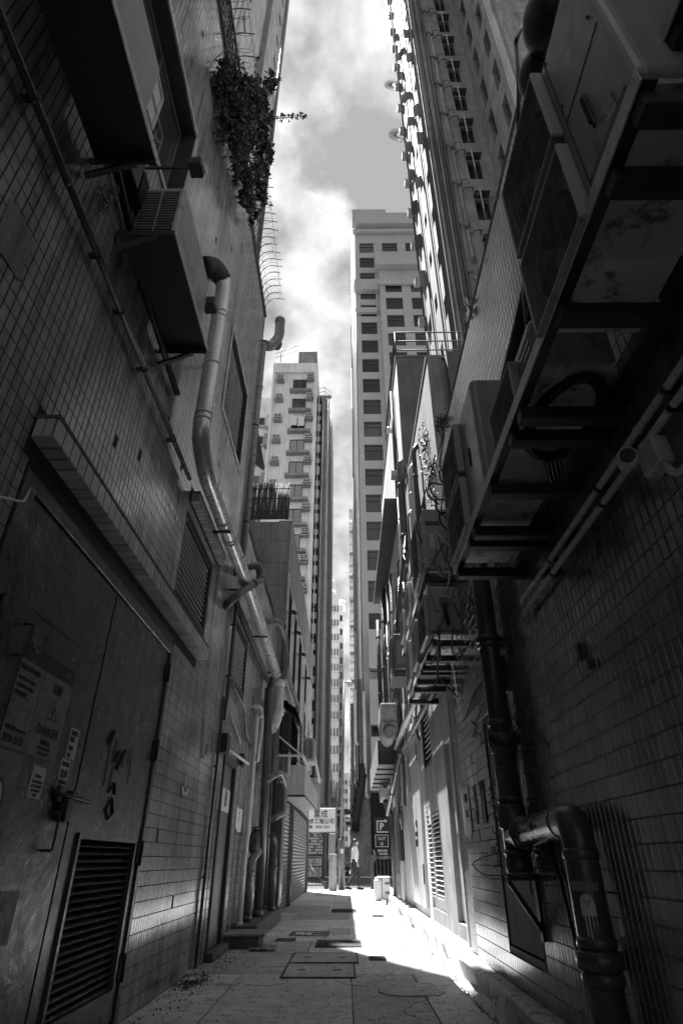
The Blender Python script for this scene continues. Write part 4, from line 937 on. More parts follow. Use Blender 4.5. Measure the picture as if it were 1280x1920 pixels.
for h in bayA+bayB:
    Yw = (YR if (h in bayA or h[3] > 68) else YB)
    b = MB(); b.box(h[0], h[1], Yw+.12, Yw+.14, h[2], h[3], 1).box(h[0], h[1], Yw+.06, Yw+.119, h[3]-.82, h[3]-.72).box(h[0], h[0]+.08, Yw+.06, Yw+.119, h[2], h[3]-.83).box(h[1]-.3, h[1]-.22, Yw+.06, Yw+.119, h[2], h[3]-.83).box(h[0], h[1], Yw+.06, Yw+.119, h[3]-.2, h[3])
    b.build('window', [M_frame, random.choice([M_glass, M_glass, M_glassR, M_bpipe])], RT)
# stone cladding joints as proud slabs on the piers
b = MB()
for k in range(44):
    z = 6+k*1.61
    for x0 in (4.62, 7.45, 10.65):
        if z < 66: b.box(x0, x0+.66 if x0 < 5 else x0+1.1, YB-.03, YB-.002, z+.02, z+1.59)
for k in range(7):
    z = 68.6+k*1.61
    for x0 in (4.2, 7.45, 10.65): b.box(x0+.02, x0+1.08, YR-.03, YR-.002, z+.02, z+1.59)
b.build('cladding_slabs', M_towerP, RT, kind='stuff')
for (x0, x1, y, z0, z1) in ((1.2, 16, YR-.9, 78.4, 80.9), (1.2, 6.1, YR-.6, 80.95, 82.2), (1.3, 16, YR-.6, 76.9, 77.5), (4.2, 16, YB-1.0, 67.6, 70.2), (4.4, 16, YB-.4, 64.4, 65.3), (1.35, 4.59, YR-.9, 64.2, 66.2), (1.4, 4.3, YR-.5, 60.3, 61.2)):
    MB().box(x0, x1, y, YR+.0 if y > YB else YB-.001, z0, z1).build('cornice', M_towerP, RT, bev=.08)
# side of the tower towards the alley axis, with pipes and balconies
for (x, m) in ((1.42, M_pvc), (1.24, M_wallW), (1.05, M_gpipe)): MB().tube([(x, YR-.1, 4), (x, YR-.1, 76)], .07 if x > 1.1 else .05, 7).build('downpipe', m, RT)
MB().box(.9, 1.0, YR+1, YR+7, 5, 59).build('side_fin', M_wallW, RT)
for (z0, z1) in ((36, 45), (19, 26), (52, 58.5)): MB().box(.84, .98, YR+.3, YR+.98, z0, z1).build('side_bay', M_wallG, RT)
for (z0, z1) in ((14.7, 18.1), (10.2, 13.8), (6.3, 9.3)): MB().box(2.0, 5.4, YR-1.9, YR-1.11, z0, z1).build('podium_panel', M_towerP, RT)
MB().box(1.9, 3.4, YR-1.5, YR+.2, 0, 5.38, 0).build('entrance_recess', M_hole, RT)
# parking entrance signs
def street_text(t, body, x, z, size, m, Y, bold=.004): MB().text(body, (x, Y, z), (1, 0, 0), (0, 0, 1), size, 0, 'LEFT', bold).build('lettering', m, t)
Ys = YR-1.58
sg = thing('parking_sign', 'black parking sign with white P and arrow across the street', 'sign', (2.6, Ys, 3))
MB().box(2.1, 3.25, Ys+.02, Ys+.08, 2.66, 3.70).build('panel', M_dark, sg)
b = MB(); b.box(2.28, 2.36, Ys+.005, Ys+.019, 2.72, 3.5).box(2.36, 3.1, Ys+.005, Ys+.019, 2.72, 2.80).box(2.36, 2.9, Ys+.005, Ys+.019, 3.42, 3.5); b.add([(2.88, Ys+.005, 3.36), (3.08, Ys+.005, 3.46), (2.88, Ys+.005, 3.6)], [(0, 1, 2)]); b.build('arrow', M_white, sg)
street_text(sg, 'P', 2.48, 2.90, .62, M_white, Ys+.015, .02)
sg = thing('exit_sign', 'black OUT sign in a white frame under the parking sign', 'sign', (2.6, Ys, 2.2))
MB().box(2.12, 3.12, Ys+.02, Ys+.08, 1.78, 2.6).build('panel', M_dark, sg)
b = MB(); b.box(2.14, 3.10, Ys+.006, Ys+.019, 1.80, 1.84).box(2.14, 3.10, Ys+.006, Ys+.019, 2.54, 2.58).box(2.14, 2.18, Ys+.006, Ys+.019, 1.84, 2.54).box(3.06, 3.10, Ys+.006, Ys+.019, 1.84, 2.54); b.build('sign_border', M_white, sg)
street_text(sg, 'OUT', 2.33, 2.24, .27, M_white, Ys+.015); street_text(sg, '出', 2.5, 1.92, .24, M_white, Ys+.015)
sg = thing('warning_sign', 'black BEWARE VEHICLES sign lowest of the three parking signs', 'sign', (2.6, Ys, 1.4))
MB().box(2.14, 3.2, Ys+.02, Ys+.08, 1.0, 1.72).build('panel', M_dark, sg)
street_text(sg, 'BEWARE', 2.30, 1.52, .18, M_white, Ys+.015, .008); street_text(sg, 'VEHICLES', 2.24, 1.32, .18, M_white, Ys+.015, .008); street_text(sg, '小心車輛', 2.36, 1.08, .18, M_white, Ys+.015)

# ================================================================== far street canyon
rd = MB().box(-60, 60, 27.6, 46, -.14, -.03).build('road', M_road); rd['kind'] = 'structure'
pvm = MB().box(-14, 14, 26.001, 27.55, -.25, -.012).build('pavement', M_slab); pvm['kind'] = 'structure'
pv2 = MB().box(-14, 14, 46.0, 48, -.25, .02).build('pavement', M_slab); pv2['kind'] = 'structure'
rd2 = MB().box(-1.4, 1.6, 48.01, 500, -.2, -.02).build('lane', M_road); rd2['kind'] = 'structure'
gf = MB().box(-400, 400, 61, 900, -.5, -.21).build('far_ground', M_road); gf['kind'] = 'structure'
def far_tower(label, x0, x1, y0, y1, h, fl, cols, m, win_w=.55, side=0):
    t = thing('far_tower', label, 'building', ((x0+x1)/2, y0, 0))
    MB().box(x0, x1, y0, y1, 0, h).build('wall', m, t)
    if h > 35: MB().tube([((x0+x1)/2, y0+3, h), ((x0+x1)/2, y0+3, h+2.2)], .9, 14).build('roof_tank', m, t)
    b = MB(); s = MB()
    for k in range(int((h-4)/fl)):
        z = h-2.2-k*fl
        for c in range(cols):
            x = x0+(c+.5)*(x1-x0)/cols; ww = (x1-x0)/cols*win_w/2
            b.box(x-ww, x+ww, y0-.12, y0-.02, z-1.3, z); s.box(x-ww*1.3, x+ww*1.3, y0-.5, y0-.01, z-1.75, z-1.4)
        if side:
            xs = x1 if side > 0 else x0
            for yy in np.arange(y0+1.5, min(y1, y0+30), 3.2):
                b.box(xs-.02 if side > 0 else xs-.12, xs+.12 if side > 0 else xs+.02, yy, yy+1.5, z-1.3, z); s.box(xs-.01 if side > 0 else xs-.6, xs+.6 if side > 0 else xs+.01, yy-.2, yy+1.7, z-1.9, z-1.5)
    b.build('windows', M_glass, t, kind='stuff'); s.build('window_hoods', m, t, kind='stuff'); return t
far_tower('slender white tower far down the street, left of the sky gap', -4.4, -1.15, 108, 116, 46.5, 2.9, 6, M_far, .4)
far_tower('taller white tower with a round roof tank behind, left of the sky gap', -4.6, -1.9, 118, 130, 53.5, 2.9, 2, M_far)
far_tower('narrow pale tower edge closest to the sky gap', -1.14, -.35, 112, 120, 46, 2.9, 1, M_tower)
far_tower('low cream block closing the far end of the street', -2, 3.4, 210, 220, 26, 2.7, 6, M_far)
far_tower('grey block in front of the low cream block', .8, 3.6, 165, 175, 21, 2.8, 3, M_tower)
for i, (y0, y1, h) in enumerate(((62, 75, 10), (75.2, 92, 8), (92.2, 107, 11))):
    far_tower(['dark flats on the left of the far lane, nearest of the row', 'low shops on the left of the far lane, second of the row', 'flats on the left of the far lane, third of the row'][i], -12, -1.5-.05*i, y0, y1, h, 3, 3, M_wallG, side=1)
for i, (y0, y1, h, xx) in enumerate(((60, 78, 42, 1.15), (78.2, 100, 28, 1.2), (100.2, 150, 38, 1.45))):
    far_tower(['pale flats on the right of the far lane, nearest of the row', 'low flats on the right of the far lane, second of the row', 'long flats on the right of the far lane, third of the row'][i], xx, 12, y0, y1, h, 3, 3, M_tower, side=-1)
b = MB()
for i, (x, z, s_) in enumerate(((-.6, 5.2, .5), (.3, 4.6, .4), (-.2, 6.4, .6), (.7, 6.0, .45), (.5, 7.5, .4))):
    t = thing('shop_sign', ['square pale shop sign nearest the lamp post line, far lane', 'small pale sign with a dark heart, far lane', 'wide shop sign hung across the far lane', 'round-cornered sign on the right of the far lane', 'high small sign over the far lane'][i], 'sign', (x, 66+9*i, z))
    MB().box(x-s_, x+s_, 66+9*i, 66.15+9*i, z-.35, z+.35).build('panel', [M_canopy, M_wallW, M_dark, M_canopy, M_wallG][i], t, bev=.02); MB().box(x-s_*.6, x+s_*.6, 65.98+9*i, 65.995+9*i, z-.12, z+.12).build('stripe', M_ink, t)
    MB().bar((x, 66.07+9*i, z), ((1.3 if x > 0 else -1.5), 66.07+9*i, z), .05, .05).build('arm', M_dark, t)
# vehicles and kiosks glimpsed at the lane mouth: a parked van
t = thing('parked_van', 'white van parked across the street behind the walking man', 'van', (-.5, 52, 0))
b = MB(); b.add([(-1.2, 52, .3), (.35, 52, .3), (.35, 52, 1.9), (-1.2, 52, 1.9), (-1.1, 56, .3), (.3, 56, .3), (.25, 55.6, 1.9), (-1.1, 55.6, 1.9)], [(0, 1, 2, 3), (7, 6, 5, 4), (3, 2, 6, 7), (1, 5, 6, 2), (0, 3, 7, 4), (0, 4, 5, 1)]); b.build('body', M_canopy, t, bev=.08, seg=2)
MB().box(-1.05, .2, 51.95, 51.99, 1.15, 1.75).build('windscreen', M_glass, t)
for x in (-1.0, .15): 
    MB().cyl((x-.1, 52.7, .32), (x+.1, 52.7, .32), .32, 16).build('wheel', M_cloth, t); MB().box(x-.12, x+.12, 51.95, 51.985, .75, .9).build('headlight', M_white, t)
MB().box(-1.15, .3, 51.93, 51.99, .35, .55).build('bumper', M_dark, t)

# ================================================================== STREET EDGE
t = thing('lamp_post', 'tall thin steel lamp post with a fat base at the end of the alley', 'lamp post', (-.17, 26.6, 0))
MB().tube([(-.17, 26.6, -.01), (-.17, 26.6, 1.55), (-.17, 26.6, 1.68), (-.17, 26.6, 1.72)], [.13, .13, .11, .07], 16).build('base', M_gpipe, t)
MB().tube([(-.17, 26.6, 1.72), (-.05, 26.6, 8.0)], [.065, .045], 12).build('pole', M_gpipe, t)
MB().tube([(-.05, 26.6, 7.9), (.15, 26.6, 7.95)], .03, 8).build('arm', M_gpipe, t)
MB().box(.08, .30, 26.45, 26.75, 7.75, 7.95).build('lamp_head', M_canopy, t, bev=.03)
MB().box(-.2, -.1, 26.465, 26.471, 1.2, 1.35).build('number_plate', M_paper, t)
t = thing('concrete_post', 'square concrete post left of the lamp post', 'bollard', (-.49, 25.7, 0))
MB().box(-.63, -.34, 25.6, 25.9, -.01, 1.18).build('post_body', M_conc, t, bev=.02)
t = thing('wrapped_sign', 'upright board wrapped in pale cloth behind the concrete post', 'sign', (-.5, 26.8, 0))
MB().box(-.68, -.42, 26.8, 26.86, 1.0, 1.9, rot=Euler((0, R(3), 0)).to_matrix()).build('board', M_wallG, t, bev=.02); MB().cyl((-.55, 26.83, 0), (-.55, 26.83, 1.05), .02).build('pole', M_iron, t)
def railing(x0, x1, y, label):
    t = thing('street_railing', label, 'railing', ((x0+x1)/2, y, 0))
    MB().box(x0, x1, y-.02, y+.02, 1.04, 1.09).build('rail', M_iron, t); MB().box(x0, x1, y-.015, y+.015, .10, .14).build('rail', M_iron, t)
    n = int((x1-x0)/.135); me = None
    for k in range(1, n):
        if me is None: o = MB().box(-.009, .009, -.009, .009, .1405, 1.0395).build('bar', M_iron, t, local=True); me = o.data
        else: o = bpy.data.objects.new('bar', me); COL.objects.link(o); o.parent = t
        o.location = (x0+(x1-x0)*k/n-(x0+x1)/2, 0, 0)
    for x in (x0, x1): MB().box(x-.03, x+.03, y-.031, y+.031, -.01, 1.16).build('post', M_iron, t)
    return t
railing(-1.78, -.62, 27.3, 'black iron street railing left of the concrete post'); railing(-.05, 1.02, 27.3, 'black iron street railing behind the walking man'); railing(1.09, 2.15, 27.3, 'black iron street railing right of the thick post, behind the white jerrycan')
# hand truck
t = thing('hand_truck', 'folded black hand trolley leaning against the street railing', 'trolley', (-.95, 26.9, 0))
b = MB(); b.tube([(-1.42, 27.05, .80), (-.86, 26.9, .2)], .014, 8).tube([(-1.40, 27.15, .72), (-.84, 27.0, .17)], .014, 8).bar((-1.42, 27.05, .8), (-1.40, 27.15, .72), .02, .02); b.build('frame', M_iron, t)
for y in (26.85, 27.08): MB().cyl((-.76, y-.02, .10), (-.76, y+.02, .10), .10, 14).build('wheel', M_cloth, t)
MB().box(-.95, -.70, 26.86, 27.06, .16, .26).build('bed', M_iron, t)
# sign box 富成
t = thing('shop_sign', 'large white shop sign box with black Chinese lettering and a phone number', 'sign', (-1.1, 28, 2.4))
MB().box(-1.95, -.42, 28, 28.18, 2.0, 2.90).build('sign_box', M_signW, t, bev=.01)
b = MB(); b.box(-1.96, -.41, 27.985, 27.998, 1.96, 1.985).box(-.435, -.41, 27.985, 27.998, 1.985, 2.95).box(-.40, -.37, 27.98, 28.2, 1.95, 2.98); b.build('sign_rim', M_conc, t)
for (tx, x, z, s_) in (('富成', -1.38, 2.56, .31), ('修工程公司', -1.56, 2.32, .215), ('電：9050 7359', -1.56, 2.13, .14)):
    MB().text(tx, (x, 27.993, z), (1, 0, 0), (0, 0, 1), s_, 0, 'LEFT', .002).build('lettering', M_ink, t)
MB().bar((-2.2, 28.09, 2.99), (-.35, 28.09, 2.97), .05, .05).build('arm', M_iron, t)
# poster wall across the street
t = thing('poster_stall', 'shop front hung with rows of small price cards behind the railing on the left', 'stall', (-2.2, 40, 0))
b = MB(); b.box(-3.6, -1.35, 40, 40.6, 0, 4.0).build('stall_body', M_wallDk, t)
for i in range(11):
    for j in range(9):
        MB().box(-2.62+i*.115+random.uniform(-.01, .01), -2.53+i*.115, 39.95, 39.97, 1.30+j*.15, 1.41+j*.15, rot=Euler((0, random.uniform(-.25, .25), 0)).to_matrix()).build('price_card', M_paper if random.random() < .8 else M_conc, t)
for i in range(2): MB().box(-2.75, -1.42, 39.9, 39.93, .15+.55*i, .62+.55*i).build('white_board', M_canopy, t)
for i in range(26): 
    x = random.uniform(-2.65, -1.6); z = random.choice([.3, .42, .52, .8, .92, 1.05]); MB().box(x, x+random.uniform(.05, .12), 39.88, 39.895, z, z+.05).build('printed_word', M_inkG, t)
for x in (-2.7, -1.35): MB().box(x, x+.12, 39.8, 39.9, 0, 3.6).build('post', M_iron, t)
# --- pedestrian builder
def skin_mesh(name, verts, edges, radii, m, parent, sub=2, root=0):
    me = bpy.data.meshes.new(name); me.from_pydata(verts, edges, []); me.materials.append(m)
    o = bpy.data.objects.new(name, me); COL.objects.link(o); o.parent = parent
    sk = o.modifiers.new('skin', 'SKIN'); lay = me.skin_vertices[0] if me.skin_vertices else None
    if lay is None:
        bm_ = None
    for i, r in enumerate(radii):
        rr = r if isinstance(r, tuple) else (r, r); me.skin_vertices[0].data[i].radius = rr; me.skin_vertices[0].data[i].use_root = (i == root)
    sk.use_smooth_shade = True; ss = o.modifiers.new('sub', 'SUBSURF'); ss.levels = sub; ss.render_levels = sub
    return o
def person(label, loc, face, stride=.26, short=False, bag=False, H=1.70, arm=.05):
    t = thing('person', label, 'person', loc); s = H/1.72
    # x = facing direction, y = sideways
    J = dict(pel=(0, 0, .93), wst=(0, 0, 1.08), chs=(.01, 0, 1.28), nck=(.01, 0, 1.45), ncb=(.02, 0, 1.50), hdl=(.03, 0, 1.57), hdt=(.02, 0, 1.66),
             lh=(0, .10, .90), lk=(stride*.55, .10, .50), la=(stride*.55-.02, .10, .10), lt=(stride*.55+.15, .10, .04), rh=(0, -.10, .90), rk=(-stride*.05, -.10, .48), ra=(-stride*1.15, -.10, .13), rt=(-stride*1.15+.13, -.10, .05),
             ls=(0, .19, 1.40), le=(-arm, .24, 1.14), lw=(-arm+.10, .24, .92), lf=(-arm+.15, .24, .83), rs=(0, -.19, 1.40), re=(arm*.3, -.24, 1.13), rw=(arm*1.6, -.23, .93), rf=(arm*2.0, -.23, .84))
    ks = list(J); V = [tuple(c*s for c in J[k]) for k in ks]; ix = {k: i for i, k in enumerate(ks)}
    E_ = [('pel', 'wst'), ('wst', 'chs'), ('chs', 'nck'), ('nck', 'ncb'), ('ncb', 'hdl'), ('hdl', 'hdt'), ('pel', 'lh'), ('lh', 'lk'), ('lk', 'la'), ('la', 'lt'), ('pel', 'rh'), ('rh', 'rk'), ('rk', 'ra'), ('ra', 'rt'), ('nck', 'ls'), ('ls', 'le'), ('le', 'lw'), ('lw', 'lf'), ('nck', 'rs'), ('rs', 're'), ('re', 'rw'), ('rw', 'rf')]
    Rr = dict(pel=.12, wst=.11, chs=.125, nck=.065, ncb=.055, hdl=.085, hdt=.085, lh=.085, lk=.058, la=.04, lt=.035, rh=.085, rk=.058, ra=.04, rt=.035, ls=.055, le=.042, lw=.028, lf=.03, rs=.055, re=.042, rw=.028, rf=.03)
    body = skin_mesh('body', V, [(ix[a], ix[c]) for a, c in E_], [Rr[k]*s for k in ks], M_skin, t)
    def sub(name, keys, edges, rad, m):
        j = {k: i for i, k in enumerate(keys)}; return skin_mesh(name, [V[ix[k]] for k in keys], [(j[a], j[c]) for a, c in edges], [rad[k]*s for k in keys], m, t, 2)
    arms = [] if short else [('le', 'lw'), ('re', 'rw')]
    sub('shirt', ['wst', 'pel', 'chs', 'nck', 'ls', 'le', 'rs', 're']+([] if short else ['lw', 'rw']), [('pel', 'wst'), ('wst', 'chs'), ('chs', 'nck'), ('nck', 'ls'), ('ls', 'le'), ('nck', 'rs'), ('rs', 're')]+arms,
        dict(wst=.15, pel=.145, chs=.155, nck=.085, ls=.085, le=.068, rs=.085, re=.068, lw=.05, rw=.05), M_shirt if not short else M_wallG)
    sub('trousers', ['pel', 'lh', 'lk', 'la', 'rh', 'rk', 'ra'], [('pel', 'lh'), ('lh', 'lk'), ('lk', 'la'), ('pel', 'rh'), ('rh', 'rk'), ('rk', 'ra')], dict(pel=.138, lh=.115, lk=.088, la=.068, rh=.115, rk=.088, ra=.068), M_trous)
    for a, c in (('la', 'lt'), ('ra', 'rt')):
        p, q = Vector(V[ix[a]]), Vector(V[ix[c]]); b = MB(); b.tube([(p.x-.06, p.y, .045 if a == 'la' else p.z-.06), (p.x+.02, p.y, .055 if a == 'la' else p.z-.05), (q.x, q.y, .04 if a == 'la' else q.z-.01), (q.x+.05, q.y, .03 if a == 'la' else q.z-.02)], [.04, .05, .042, .02], 10); b.build('shoe', M_shoe, t, local=True)
    hb = MB(); cx_, cz_ = .015*s, 1.645*s
    rings = []
    for i in range(7):
        a = math.pi/2*i/6; rr = .096*math.cos(a)*s; rings.append(((cx_-.012*(1-i/6), 0, cz_+.095*math.sin(a)*s), max(rr, .004)))
    hb.tube([(cx_-.035, 0, 1.57*s)]+[q[0] for q in rings], [.075*s]+[q[1] for q in rings], 14); hb.build('hair', M_hair, t, local=True)
    MB().tube([(.075*s, 0, 1.55*s), (.095*s, 0, 1.565*s), (.098*s, 0, 1.59*s), (.085*s, 0, 1.612*s)], [.022, .036, .036, .02], 10).build('face_mask', M_white, t, local=True)
    for sy_ in (-1, 1):
        MB().tube([(.02*s, sy_*.088*s, 1.585*s), (.02*s, sy_*.094*s, 1.62*s)], [.014, .017], 8).build('ear', M_skin, t, local=True)
        MB().box(.095*s, .108*s, sy_*.032-.012, sy_*.032+.012, 1.645*s, 1.655*s).build('eye', M_hair, t, local=True)
    MB().tube([(.105*s, 0, 1.64*s), (.125*s, 0, 1.61*s)], [.008, .014], 6).build('nose', M_skin, t, local=True)
    for sy_, wk, fk in ((1, 'lw', 'lf'), (-1, 'rw', 'rf')):
        p, q = Vector(V[ix[wk]]), Vector(V[ix[fk]])
        for n_ in range(4):
            o_ = Vector((.018*(n_-1.5), 0, 0)); d = (q-p).normalized(); ln = (.07, .085, .08, .06)[n_]
            MB().tube([q+o_-d*.02, q+o_+d*ln*.5, q+o_+d*ln+Vector((.012, 0, 0))], [.010, .009, .006], 6).build('finger', M_skin, t, local=True)
        MB().tube([p+(q-p)*.5, p+(q-p)*.8+Vector((.035, 0, 0)), q+Vector((.045, 0, -.02))], [.011, .010, .007], 6).build('thumb', M_skin, t, local=True)
    if bag: MB().box(-.30, -.13, -.15, .15, 1.05, 1.45).build('backpack', M_cloth, t, bev=.05, seg=3, local=True)
    t.rotation_euler.z = face; return t
person('man in a pale long-sleeved shirt and dark trousers walking right past the alley mouth', (.36, 26.6, -.01), 0, .27)
person('smaller figure in a grey T-shirt with a backpack facing left before the parking signs', (2.02, 46.9, .02), math.pi, .26, short=True, bag=True, H=1.68)
# ================================================================== RIGHT: tiled building
R1Y, R1Z = 7.15, 5.78
RB = thing('right_tiled_building', 'low building faced in glazed tiles toned dark for shade along the right side of the alley', 'building', (XR, 3, 0))
PAN = (4.76, 5.72, .38, 2.05)
b = MB(); wall_open(b, XR, XR+.3, -6, R1Y, 0, R1Z, [PAN]); b.box(XR+.301, 10, -6, R1Y-.01, 0, R1Z-.3)
b.build('wall', M_groutL, RB)
tiles(RB, XR, -1, [(.45, R1Y-.02, .13, R1Z)], [PAN], M_tileR)
MB().box(XR-.004, XR+.3, -6, R1Y, R1Z+.001, R1Z+.03).build('coping', M_conc, RB, bev=.008)
MB().box(XR+.008, XR+.03, PAN[0]+.02, PAN[1]-.02, PAN[2]+.01, PAN[3]-.01).build('access_panel', M_wallG, RB)
b = MB(); b.box(XR-.004, XR+.035, PAN[0]-.01, PAN[0]+.015, PAN[2], PAN[3]).box(XR-.004, XR+.035, PAN[1]-.015, PAN[1]+.01, PAN[2], PAN[3]).box(XR-.004, XR+.035, PAN[0]-.01, PAN[1]+.01, PAN[3], PAN[3]+.02).box(XR-.006, XR+.035, PAN[0]-.01, PAN[1]+.01, PAN[2]-.04, PAN[2])
b.build('panel_frame', M_iron, RB, bev=.003)
for z in (.75, 1.6): MB().box(XR-.03, XR-.02, PAN[0]+.005, PAN[0]+.03, z, z+.16).build('hinge', M_dark, RB)
t = thing('panel_hood', 'dark wedge-shaped steel hood above the flush access panel', 'hood', (XR, 5.2, 2.3))
b = MB(); b.add([(XR, 4.70, 2.12), (XR, 5.95, 2.12), (XR-.16, 5.95, 2.10), (XR-.16, 4.70, 2.10), (XR, 4.70, 2.42), (XR, 5.95, 2.42)], [(3, 2, 1, 0), (0, 4, 3), (1, 2, 5), (4, 5, 2, 3), (0, 1, 5, 4)]).build('hood_sheet', M_dark, t)
# posters on the right wall
pnotice('poster', 'torn white handbill on the right tiles, leftmost of the posters', 866, 1478, 886, 1570, XR-.009, .002, [('招租', .3, .09), ('電話', .6, .08)], side=-1, ragged=True)
pnotice('poster', 'grey poster with two standing figures next to the torn handbill', 885, 1474, 896, 1545, XR-.009, .003, [('人', .45, .16)], side=-1, m=M_paperG)
pnotice('poster', 'grey poster with a large mop symbol, rightmost of the posters', 897, 1466, 913, 1543, XR-.009, .004, [('清潔', .2, .09), ('╿', .6, .22)], side=-1, m=M_paperG)
pnotice('poster', 'small pale sticker on the flush access panel', 917, 1444, 930, 1490, XR+.028, .002, [('注意', .5, .05)], side=-1, m=M_paperG)
# conduits and CCTV
for k, (z, lab) in enumerate(((2.53, 'upper grey steel conduit running along the right wall to the camera'), (2.44, 'lower grey steel conduit running along the right wall'))):
    pipe('wall_conduit', lab, [(XR-.045, .3, z), (XR-.045, 3.82, z), (XR-.045, 3.86, z-.02)], .017, M_galv, clips=[(XR-.045, y, z) for y in (1.0, 1.7, 2.4, 3.2)], collars=[((XR-.045, y, z), (0, 1, 0)) for y in (1.95, 3.0)], wall=XR)
t = thing('security_camera', 'white bullet security camera on a square back box under the right conduits', 'camera', (XR, 1.88, 2.36))
MB().box(XR-.075, XR-.001, 1.84, 1.97, 2.29, 2.42).build('back_box', M_pvc, t, bev=.012, seg=2)
MB().tube([(XR-.10, 1.93, 2.375), (XR-.155, 1.98, 2.37)], .03, 12).build('joint', M_pvc, t)
MB().tube([(XR-.11, 1.97, 2.38), (XR-.165, 1.88, 2.345)], [.036, .036], 16).build('camera_body', M_pvc, t)
MB().tube([(XR-.1655, 1.879, 2.3445), (XR-.170, 1.870, 2.341)], [.031, .028], 16).build('lens', M_dark, t)
pipe('wall_conduit', 'grey conduit looping up from the security camera to the right edge', [(XR-.05, 1.86, 2.29), (XR-.05, 1.80, 2.19), (XR-.05, 1.62, 2.19), (XR-.05, 1.3, 2.50), (XR-.05, .6, 2.9)], .015, M_galv, rb=.07)
b = MB()
for (y, z) in ((3.1, 1.95), (3.1, 1.9), (3.0, 1.83)): b.box(XR-.035, XR-.008, y-.02, y+.02, z-.02, z+.02)
tag(b.build('broken_bracket', M_iron, kind='stuff'), 'rusted stump of a bracket and its black drip stain on the right tiles', 'bracket')
# big pipes
MP = M_bpipe; xP = 1.19; r_ = .083
t = thing('soil_pipe', 'very fat dark pipe with a swan neck in the foreground against the right wall', 'pipe', (xP, 3.4, 0))
run = bend([(xP, 4.66, 1.10), (xP, 3.42, 1.14), (xP, 3.42, .90), (xP, 3.42, -.06)], .13, 7)
MB().tube(run, r_, 24).build('pipe_run', MP, t)
def sock(t, p, d, l=.10, k=1.16, m=MP, r=r_, n=24):
    p = Vector(p); d = Vector(d).normalized(); MB().tube([p-d*l/2, p-d*(l/2-.012), p+d*(l/2-.012), p+d*l/2], [r*1.01, r*k, r*k, r*1.01], n).build('collar', m, t)
sock(t, (xP, 3.42, .98), (0, 0, 1), .05, 1.08); sock(t, (xP, 3.42, .615), (0, 0, 1), .05, 1.12); sock(t, (xP, 3.42, .55), (0, 0, 1), .085, 1.30); sock(t, (xP, 3.42, .48), (0, 0, 1), .06, 1.16)
sock(t, (xP, 3.62, 1.135), (0, 1, 0), .035, 1.06); sock(t, (xP, 3.95, 1.125), (0, 1, 0), .012, 1.04); sock(t, (xP, 4.42, 1.11), (0, 1, 0), .05, 1.3, n=8); sock(t, (xP, 4.34, 1.112), (0, 1, 0), .03, 1.12)
# white spray blot with drips on the near pipe
b = MB()
def onp(a, z): return (xP+(r_+.0022)*math.cos(a), 3.42+(r_+.0022)*math.sin(a), z)
ca = math.atan2(-3.42, -xP)-.12
n = 9
for i in range(-n, n):
    a0, a1 = ca+i*.045, ca+(i+1)*.045; u0, u1 = i/n, (i+1)/n
    h0, h1 = math.sqrt(max(0, 1-u0*u0)), math.sqrt(max(0, 1-u1*u1))
    d0 = {(-6): .10, (-5): .10, (-2): .13, (-1): .12, 3: .06, 7: .05}.get(i, .0); d1 = d0
    b.quad([onp(a0, .775+.04*h0), onp(a0, .745-.02-d0*.8), onp(a1, .745-.02-d1*.8), onp(a1, .775+.04*h1)])
b.build('spray_blot', mat('dull white spray', .5, .6, .2, 8), t)
b = MB()
for (a0, z0, a1, z1) in ((-.18, .79, -.08, .777), (.06, .774, .16, .79), (-.02, .78, 0, .76)): b.bar(Vector(onp(ca+a0, z0))*1.0003, Vector(onp(ca+a1, z1))*1.0003, .003, .004)
b.build('spray_mark', M_ink, t)
b = MB(); NN = 20
for i in range(NN):
    a0, a1 = ca-.8+i*.08, ca-.8+(i+1)*.08; b.quad([onp(a0, .865+random.uniform(-.005, .005)), onp(a0, .825), onp(a1, .825), onp(a1, .865)])
b.build('torn_tape', M_paperG, t)
t = thing('soil_pipe', 'dark vertical drop pipe behind the swan neck, hanging below the steel rack', 'pipe', (xP, 4.68, 1))
MB().tube([(xP, 4.68, .88), (xP, 4.68, 2.9), (xP, 4.68, 3.6)], r_*.98, 24).build('pipe_run', MP, t)
for z, k, l in ((2.52, 1.35, .05), (2.46, 1.35, .03), (1.86, 1.12, .05), (1.74, 1.28, .09), (1.66, 1.1, .04), (1.33, 1.12, .04), (1.22, 1.22, .16), (1.0, 1.2, .03), (.93, 1.05, .08)): sock(t, (xP, 4.68, z), (0, 0, 1), l, k)
for a in (0, 1.57, 3.14, 4.71): MB().cyl((xP+.115*math.cos(a+.5), 4.68+.115*math.sin(a+.5), 1.68), (xP+.115*math.cos(a+.5), 4.68+.115*math.sin(a+.5), 1.80), .012, 8).build('bolt', M_dark, t)
t = thing('pipe_bracket', 'black triangular wall bracket under the end of the drop pipe', 'bracket', (XR, 4.4, .85))
b = MB(); b.box(xP-.10, XR-.009, 4.62, 4.68, .835, .875); b.box(XR-.03, XR-.009, 4.62, 4.68, .50, .8345); b.bar((xP-.09, 4.65, .83), (XR-.02, 4.65, .56), .03, .03); b.build('bracket_frame', M_dark, t)
pipe('hanging_cable', 'black cable hanging down the tiles behind the near pipe', [(XR-.02, 4.35, 1.2), (XR-.02, 4.1, .9), (XR-.02, 4.0, .5), (XR-.02, 3.9, .12)], .009, M_cloth, rb=.2, cat='cable')
b = MB()
pts = []
for i in range(90):
    a = i*.13; pts.append((xP-.10-.05*math.sin(a*.9)-.02*math.sin(i*1.7), 4.72+.22*math.sin(a*1.3)+.03*random.random(), 2.0-1.15*i/90+.04*math.sin(i*.9)))
b.tube(pts, .0045, 5, cap=False)
